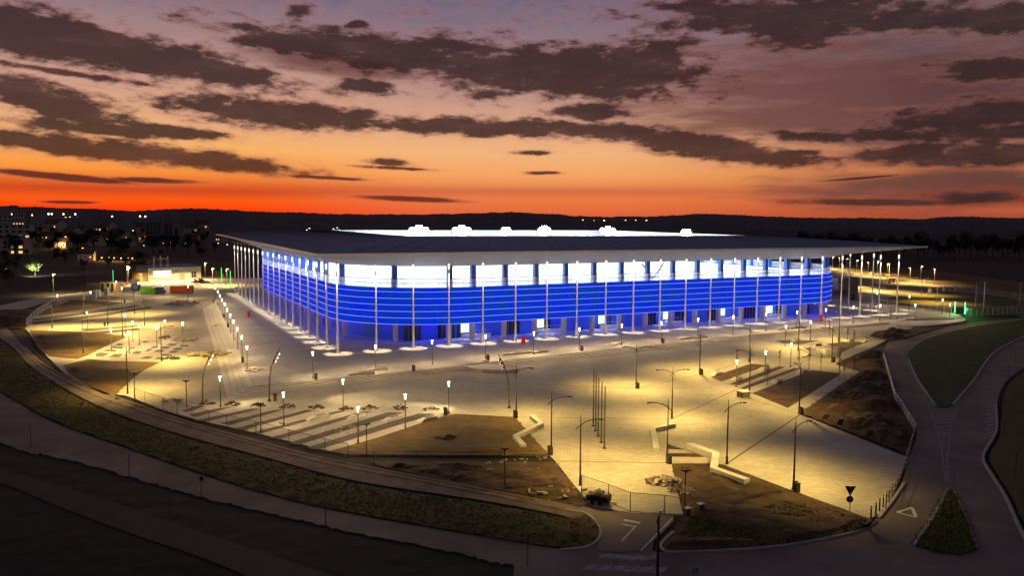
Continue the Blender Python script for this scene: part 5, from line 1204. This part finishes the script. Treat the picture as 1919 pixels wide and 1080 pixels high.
t = thing('wooden_shed', 'flat-roofed wooden shed in the service yard', 'shed', G(203, 549), .05)
b = MB(); b.box((0, 2, 2.1), (6.2, 4, 4.2)); b.build('wall', M['ochre'], t); b = MB(); b.box((0, 2, 4.28), (6.7, 4.6, .16)); b.build('roof', M['roofgrey'], t)
for x in (-2.2, 0, 1.6): b = MB(); b.box((x, -.04, 2.2), (.9, .06, 3.2)); b.build('window', M['dimwin'], t)
heap('pallet_stack', 208, 559, LOW, 4.5, .5, 40, M['ochre'], 'flat stack of timber pallets in front of the wooden shed', 'pallet stack', 71, .1, size=(.6, 1.4))
heap('debris_heap', 375, 530, LOW, 4, 2.4, 34, M['debris'], 'dark machinery and debris right of the service building', 'debris heap', 72, size=(.5, 1.4))
heap('debris_heap', 305, 549, LOW, 1.8, 1.6, 20, M['debris'], 'dark heap at the right end of the blue container', 'debris heap', 73, size=(.4, .9))
# grey access block right of the stadium
P = G(1607, 562); t = thing('grey_block', 'big dark grey block with an open undercroft right of the stadium', 'building', P, ANG + .1)
b = MB(); bldg_box(b, -12.5, 0, 0, 9, 4.2, 8.7); bldg_box(b, -6.2, 0, 0, 9, -.3, 4.2); b.build('wall', mat('grey_cladding', (.12, .115, .13), .7, var=.15, scale=.4), t)
b = MB(); b.box((-6.2, 4.5, 8.76), (12.7, 9.2, .12)); b.build('roof', M['roofgrey'], t); b = MB(); b.box((-3, -.04, 1.2), (1.2, .06, 2.4)); b.build('door', M['dimwin'], t)
# car park ground right of the stadium and the pale kiosk, tanks
sheet('car_park', [(1500, 496), (1560, 503), (1640, 517), (1760, 536), (1919, 560), (2100, 584), (1919, 596), (1800, 560), (1700, 566), (1640, 572), (1500, 572)], -.64, mat('car_park_surface', (.20, .17, .12), .9, c2=(.12, .11, .08), scale=.06))
sheet('dark_plot', [(1640, 566), (1690, 553), (1770, 548), (1850, 552), (1960, 570), (2100, 580), (1960, 590), (1810, 592), (1707, 583)], -.58, M['turf'])
sheet('far_field', [(1480, 489), (1600, 497), (1760, 508), (1919, 530), (2150, 560), (2150, 580), (1850, 549), (1700, 527), (1500, 498)], -.66, M['lawn'])
sheet('far_field', [(160, 500), (270, 492), (450, 492), (470, 530), (270, 531), (160, 536)], -.68, M['earth'])
t = thing('kiosk', 'small white kiosk standing in the far car park', 'kiosk', G(1674, 531), .2); b = MB(); b.box((0, 1, 1.2), (2.4, 2, 2.4)); b.build('wall', M['white'], t); b = MB(); b.box((0, 1, 2.45), (2.8, 2.4, .12)); b.build('roof', M['galv'], t); b = MB(); b.box((.3, -.04, 1.1), (.8, .06, 1.9)); b.build('door', M['dimwin'], t)
b = MB(); b.tube((0, 0, .2), (0, 0, 2.2), 1.0, n=14); tkm = b.mesh('tank', M['galv']); b = MB(); b.tube((0, 0, 2.2), (0, 0, 2.4), .35, n=10); tkl = b.mesh('lid', M['dark'])
for k in range(3): inst('storage_tank', [('tank', tkm), ('lid', tkl)], ('left', 'middle', 'right')[k] + ' one of three low grey tanks behind the dark plot on the right', 'tank', G(1770, 548) + Vector((k*2.3, 0, 0)), 0, 'low grey tanks behind the dark plot')
t = thing('storage_tank', 'single small grey tank left of the row of tanks', 'tank', G(1743, 549), 0); b = MB(); b.tube((0, 0, .1), (0, 0, 2.0), .9, n=14); b.build('tank', M['galv'], t); b = MB(); b.tube((0, 0, 2.0), (0, 0, 2.2), .4, n=10); b.build('lid', M['dark'], t)
b = MB(); b.lathe([(.14, 0), (.09, 11)], 8); pp = b.mesh('pole', M['galv']); b = MB(); b.box((0, 0, 10.6), (2.6, .12, .12)); pa = b.mesh('crossarm', M['galv'])
for x, y, s, lab in ((1843, 586, .95, 'thin pale pole standing behind the right-hand fence'), (1911, 572, .75, 'pole with a crossarm at the right edge behind the dark plot'), (1828, 575, .8, 'thin pole in the dark plot behind the green tubes'), (1753, 571, .6, 'thin pale pole in front of the dark plot')):
    inst('utility_pole', [('pole', pp), ('crossarm', pa)], lab, 'pole', G(x, y), .1, 'thin poles round the dark plot', s)

# ------------------------------------------------------------------ trees, houses and hills behind
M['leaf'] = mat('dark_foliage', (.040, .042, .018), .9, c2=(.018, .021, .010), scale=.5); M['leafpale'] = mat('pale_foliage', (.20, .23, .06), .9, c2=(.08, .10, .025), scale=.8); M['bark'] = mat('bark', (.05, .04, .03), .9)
def tree_parts(seed, m, n=520):
    rnd = random.Random(seed); b = MB(); H_ = 9.0
    b.path([(0, 0, 0), (.1, 0, 2.5), (0, .1, 5), (.1, 0, 7.5)], [.3, .22, .15, .05], 7)
    for k in range(6): a = k*1.1; b.tube((0, 0, 2.2 + k*.7), (cos(a)*2.2, sin(a)*2.2, 4.2 + k*.8), .1, .03, n=5)
    tr = b.mesh('trunk', M['bark']); b = MB(); lobes = [(rnd.uniform(-2, 2), rnd.uniform(-2, 2), rnd.uniform(3.6, 8.2), rnd.uniform(1.1, 2.1)) for _ in range(11)]
    for i in range(n):
        cx, cy, cz, r_ = lobes[i % len(lobes)]; d = Vector((rnd.gauss(0, 1), rnd.gauss(0, 1), rnd.gauss(0, 1))).normalized()*r_*rnd.uniform(.55, 1.05); p = Vector((cx, cy, cz)) + d
        s = rnd.uniform(.18, .5); a = Vector((rnd.gauss(0, 1), rnd.gauss(0, 1), rnd.gauss(0, 1))).normalized(); c = a.orthogonal().normalized(); e = a.cross(c)
        b.add([p + c*s, p + e*s*.7, p - c*s, p - e*s*.7], [(0, 1, 2, 3)])
    return [('trunk', tr), ('crown', b.mesh('crown', m))]
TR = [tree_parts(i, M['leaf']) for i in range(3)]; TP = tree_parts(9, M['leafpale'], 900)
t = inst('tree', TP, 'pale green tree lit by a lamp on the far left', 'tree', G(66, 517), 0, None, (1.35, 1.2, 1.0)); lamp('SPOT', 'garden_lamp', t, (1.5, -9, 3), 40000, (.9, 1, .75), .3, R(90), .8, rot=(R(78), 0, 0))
rnd = random.Random(21); tcount = 0
tl = []
for band_, n_ in (((505, 545, 0, 70), 9), ((480, 512, 0, 270), 22), ((462, 482, 0, 420), 30), ((440, 462, 0, 430), 60), ((428, 442, 0, 400), 30)):
    for k in range(n_): tl.append((rnd.uniform(band_[2], band_[3]), rnd.uniform(band_[0], band_[1])))
tl = [(x, y) for x, y in tl if not (40 < x < 100 and 490 < y < 540)]
tl.sort(key=lambda q: -q[1])
places = ['dark tree beyond the dirt track at the far left edge', 'dark bushy tree in the unlit ground left of the service yard', 'dark tree among the far houses on the left', 'distant dark tree below the hills on the left']
for i, (x, y) in enumerate(tl):
    k = 0 if y > 508 else 1 if y > 480 else 2 if y > 461 else 3
    sc = rnd.uniform(.6, .95) if k < 2 else rnd.uniform(1.0, 1.9)
    inst('tree', TR[i % 3], places[k], 'tree', G(x, y, -.75), rnd.uniform(0, 6), ('dark trees at the far left edge', 'dark trees left of the service yard', 'dark trees among the far houses', 'distant trees below the hills')[k], (sc*rnd.uniform(.9, 1.3), sc*rnd.uniform(.9, 1.3), sc))
for i in range(46):                              # dark woodland edge right of the stadium
    x = 1500 + i*10 + rnd.uniform(-4, 4); y = 472 + (x - 1500)*.03 + rnd.uniform(-4, 6); sc = rnd.uniform(1.2, 2.2)
    inst('tree', TR[i % 3], 'dark tree in the woodland edge behind the car park', 'tree', G(x, y, -.75), rnd.uniform(0, 6), 'dark trees behind the car park', (sc, sc, sc*rnd.uniform(.9, 1.3)))
# houses
def house_parts(Wd, D_, H_, seed, lit):
    b = MB(); b.box((0, 0, H_/2), (Wd, D_, H_)); b.add([(-Wd/2, -D_/2, H_), (-Wd/2, D_/2, H_), (-Wd/2, 0, H_ + D_*.38), (Wd/2, -D_/2, H_), (Wd/2, D_/2, H_), (Wd/2, 0, H_ + D_*.38)], [(0, 2, 1), (3, 4, 5)]); wl = b.mesh('wall', M['housewall'])
    b = MB(); e = .5
    for s in (-1, 1):
        p = [(-Wd/2 - e, s*(D_/2 + e), H_ - e*.76), (Wd/2 + e, s*(D_/2 + e), H_ - e*.76), (Wd/2 + e, 0, H_ + D_*.38), (-Wd/2 - e, 0, H_ + D_*.38)]
        b.add([(x, y, z + .05) for x, y, z in p] + [(x, y, z + .25) for x, y, z in p], [(0, 1, 2, 3), (7, 6, 5, 4), (0, 4, 5, 1), (1, 5, 6, 2), (2, 6, 7, 3), (3, 7, 4, 0)])
    rf = b.mesh('roof', M['houseroof']); b = MB(); b.box((Wd*.25, D_*.15, H_ + D_*.38 + .2), (.7, .7, 1.4)); ch = b.mesh('chimney', M['housewall'])
    ws = []
    for i, x in enumerate((-Wd*.3, 0, Wd*.3)):
        b = MB(); b.box((x, -D_/2 - .03, H_*.55), (1.2, .06, 1.4)); ws.append(('window', b.mesh('window', M['litwin'] if i in lit else M['dimwin'])))
    b = MB(); b.box((Wd*.12, -D_/2 - .03, 1.0), (.9, .06, 2.0)); dr = b.mesh('door', M['dimwin'])
    return [('wall', wl), ('roof', rf, [('chimney', ch)]), ('door', dr)] + ws
M['housewall'] = mat('house_render', (.45, .38, .33), .9, var=.15, scale=.5); M['houseroof'] = mat('house_tiles', (.10, .05, .035), .9, var=.2, scale=.6)
HP = [house_parts(10, 8, 5, 1, (0, 1)), house_parts(9, 7, 4, 2, ()), house_parts(13, 9, 6.5, 3, (2,))]
for i, (x, y, k, s, lab, w) in enumerate(((119, 465, 0, 1.25, 'warmly lit house below the hills on the left', 3200), (77, 419, 1, 1.3, 'pale gabled house high on the far left', 0), (153, 428, 1, 1.2, 'pale house below the bright orange lamp', 400), (183, 459, 1, 1.3, 'gabled house right of the lit house', 0), (246, 462, 1, 1.1, 'pale gabled house left of the dark tower block', 0), (273, 453, 0, 1.2, 'small house at the foot of the dark tower block', 500),
                                          (137, 447, 2, 1.2, 'dim long house behind the lit house', 0), (45, 470, 0, 1.2, 'lit house behind the trees at the far left', 900), (225, 447, 2, 1.1, 'dim house in the middle of the far suburb', 0), (163, 489, 2, .8, 'long low roof behind the row of orange lamps', 0), (105, 434, 2, 1.3, 'dim house under the far hills', 0), (355, 456, 1, 1.2, 'dim house right of the dark tower block', 0), (205, 430, 1, 1.3, 'small far house under the ridge', 0))):
    P = G(x, y, -.75); dist = P.length; t = inst('house', HP[k], lab, 'house', P, rnd.uniform(-.5, .5), 'houses in the far suburb', s*max(1, dist/900))
    if w: lamp('POINT', 'porch_lamp', t, (2, -7, 5), w*4, (1, .55, .2), .3)
for i in range(22):
    x, y = rnd.uniform(0, 420), rnd.uniform(424, 462); P = G(x, y, -.75); lit = i % 3 == 0
    t = inst('house', HP[0 if lit else 1 + i % 2], 'dim gabled house among the dark trees of the far suburb' if not lit else 'tiny house with two lit windows among the far trees', 'house', P, rnd.uniform(-.6, .6), 'dim houses among the far trees' if not lit else 'tiny lit houses among the far trees', 1.15*max(1, P.length/1000))
def block(px0, px1, py, top, floors, cols, lit, label, m='housewall', litm='litwin', dep=14):
    P, Q = G(px0, py, -.75), G(px1, py, -.75); L_ = (Q - P).length; H_ = top_z(P, top) + .75
    t = thing('apartment_block', label, 'apartment block', P, atan2(Q.y - P.y, Q.x - P.x), 'apartment blocks in the far suburb')
    b = MB(); b.box((L_/2, dep/2, H_/2), (L_, dep, H_)); b.build('wall', M[m], t); b = MB(); b.box((L_/2, dep/2, H_ + .3), (L_ + .8, dep + .8, .6)); b.build('roof', M['roofgrey'], t)
    wm = [MB(), MB()]; fh = H_/floors
    for f in range(floors):
        for c in range(cols):
            i = (f, c) in lit; q = MB(); q.box((L_*(c + .5)/cols, -.06, fh*(f + .55)), (L_/cols*.5, .1, fh*.45)); q.build('window', M[litm] if i else M['dimwin'], t)
    return t
block(-30, 58, 457, 421, 4, 7, {(0, 3), (0, 6), (1, 6), (1, 5)}, 'long apartment block with a pale top storey at the left edge')
block(24, 46, 433, 400, 4, 4, {(1, 0), (1, 1), (1, 2), (1, 3), (0, 2), (0, 0)}, 'far apartment block with a row of yellow lit windows')
block(-20, 24, 432, 403, 4, 5, set(), 'dark slab block left of the yellow-lit one')
block(274, 302, 458, 417, 6, 4, set(), 'dark tower block right of the far suburb', 'towerwall') if 'towerwall' in M else None
M['towerwall'] = mat('tower_render', (.16, .14, .16), .9, var=.1, scale=.1)
block(274, 303, 458, 417, 7, 4, set(), 'dark tower block standing alone right of the far suburb', 'towerwall'); block(303, 324, 457, 420, 6, 3, set(), 'dark bluish tower block right of the taller one', 'towerwall')
block(-40, 46, 478, 449, 3, 6, {(0, 0), (0, 1), (0, 2), (0, 4), (0, 5), (1, 4), (1, 5)}, 'low lit terrace block at the left edge below the pale block', 'housewall')
# far lamps
b = MB(); b.lathe([(.12, 0), (.08, 8)], 6); p_ = b.mesh('pole', M['dark']); b = MB(); b.lathe([(.1, -.55), (.6, -.3), (.75, 0), (.6, .3), (.1, .55)], 8, (0, 0, 8)); h_ = b.mesh('globe', M['orange']); b = MB(); b.lathe([(.1, -.55), (.6, -.3), (.75, 0), (.6, .3), (.1, .55)], 8, (0, 0, 8)); hw_ = b.mesh('globe', emis('white_far_lamp', (1, .9, .75), 5))
rnd2 = random.Random(77)
fl = [(191, 483, 0), (205, 483, 0), (214, 483.5, 0), (227, 484, 0), (240, 484, 0), (248, 484, 0), (259, 481.5, 0), (170, 419, 1), (133, 425.5, 0), (24, 401.5, 0), (98, 401, 0), (120, 401.5, 0), (142, 401.5, 1), (124, 408, 0), (132, 407.5, 0), (137, 408.5, 0), (143, 411, 0), (106, 446.5, 0), (214, 445, 0), (307, 456, 0), (319, 455, 1), (10, 504, 1), (123, 444, 0), (30, 449.5, 0), (155, 465, 0), (6, 456.5, 0), (409, 456, 1), (426, 458.5, 1), (211, 406, 1), (273, 406, 1), (580, 428, 1), (575, 431, 1), (632, 427, 1), (625, 429, 1), (636, 431, 1), (92, 401, 1), (1092, 413, 0), (1132, 413.5, 0), (1172, 413.5, 0), (1191, 413.5, 0), (1211, 413.5, 0), (1232, 414, 0), (1292, 416.5, 0), (1113, 414, 0)] + [(rnd2.uniform(0, 320), rnd2.uniform(398, 462), int(rnd2.random() > .6)) for _ in range(20)]
for i, (x, y, k) in enumerate(fl):
    yb = max(y + 6, 428.5 + (x - 400)*.005); P = G(x, yb, -.75); z = top_z(P, y) + .75
    far_ = P.length; g = 'row of orange lamps behind the service yard' if i < 7 else 'lights of the far suburb' if x < 330 else 'far lights beyond the stadium roof'
    lab = ('small orange street lamp, %s of the row behind the service yard' % ORD[i + 1]) if i < 7 else ('bright white-orange lamp, brightest of the far suburb' if i == 7 else 'tiny far street lamp in the suburb below the hills' if x < 330 else 'tiny far lamp beyond the stadium roof')
    t = inst('street_lamp', [('pole', p_), ('globe', hw_ if k else h_)], lab, 'street lamp', P, 0, g)
    s = far_/900*(2.2 if i == 7 else 1.0 if i < 46 else .55); s = max(.5, min(s, 4.5)); t.scale = (s, s, z/8)
    if i < 8: lamp('POINT', 'bulb', t, (0, -1.5, 7.0), 1800 if i < 7 else 6000, (1, .5, .15), .4)
# hills and the far wood on them
def ridge(pts, dist, depth, m, name, seed, jag):
    rnd = random.Random(seed); w = curve(pts, 40); b = MB(); n = len(w); front, crest, back = [], [], []
    nz = 0
    for i, (x, y) in enumerate(w):
        nz = .8*nz + rnd.uniform(-1, 1)*jag
        d = Vector(ray(x, y + nz + rnd.uniform(-.4, .4)*jag)); k = dist/d.y; p = Vector((d.x*k, dist, CH + d.z*k)); crest.append((p.x, p.y, max(p.z, .5)))
        front.append((p.x*(dist - depth)/dist, dist - depth, -.9)); back.append((p.x*1.2, dist + depth, -5))
    mid = [(a[0]*.5 + c[0]*.5, a[1]*.5 + c[1]*.5, c[2]*.62) for a, c in zip(front, crest)]
    vs = front + mid + crest + back
    b.add(vs, [(r_*n + i, r_*n + i + 1, (r_+1)*n + i + 1, (r_+1)*n + i) for r_ in range(3) for i in range(n - 1)])
    tag(b.build(name, m), kind='structure')
M['hill'] = mat('wooded_hill', (.045, .055, .07), .95, c2=(.02, .025, .032), scale=.006); M['hillfar'] = mat('far_hill', (.05, .05, .065), .95, var=.2, scale=.002)  # slight blue haze put into the wooded hill's colour
ridge([(-400, 389), (0, 386), (18, 385), (40, 388), (70, 387.5), (110, 390), (160, 391), (240, 395), (400, 402), (700, 408), (1000, 412), (1400, 414), (1919, 414), (2400, 414)], 7800, 1500, M['hillfar'], 'far_hills', 3, .25)
ridge([(-400, 398), (0, 396), (60, 397), (130, 394), (165, 391), (200, 393), (250, 396), (300, 393), (340, 391), (370, 391), (430, 393.5), (500, 397), (560, 398), (620, 401), (680, 401.5), (760, 402), (850, 401), (930, 398), (980, 398.5), (1040, 401), (1085, 405), (1160, 406), (1260, 404), (1310, 401), (1370, 402), (1440, 406), (1540, 408), (1640, 409), (1720, 410), (1780, 406), (1830, 406.5), (1919, 408), (2400, 408)], 4200, 1400, M['hill'], 'wooded_hills', 4, .5)
ridge([(1250, 424), (1380, 421), (1500, 418), (1640, 417), (1800, 417), (1919, 418), (2400, 419)], 1500, 300, M['hill'], 'wood', 6, .8)
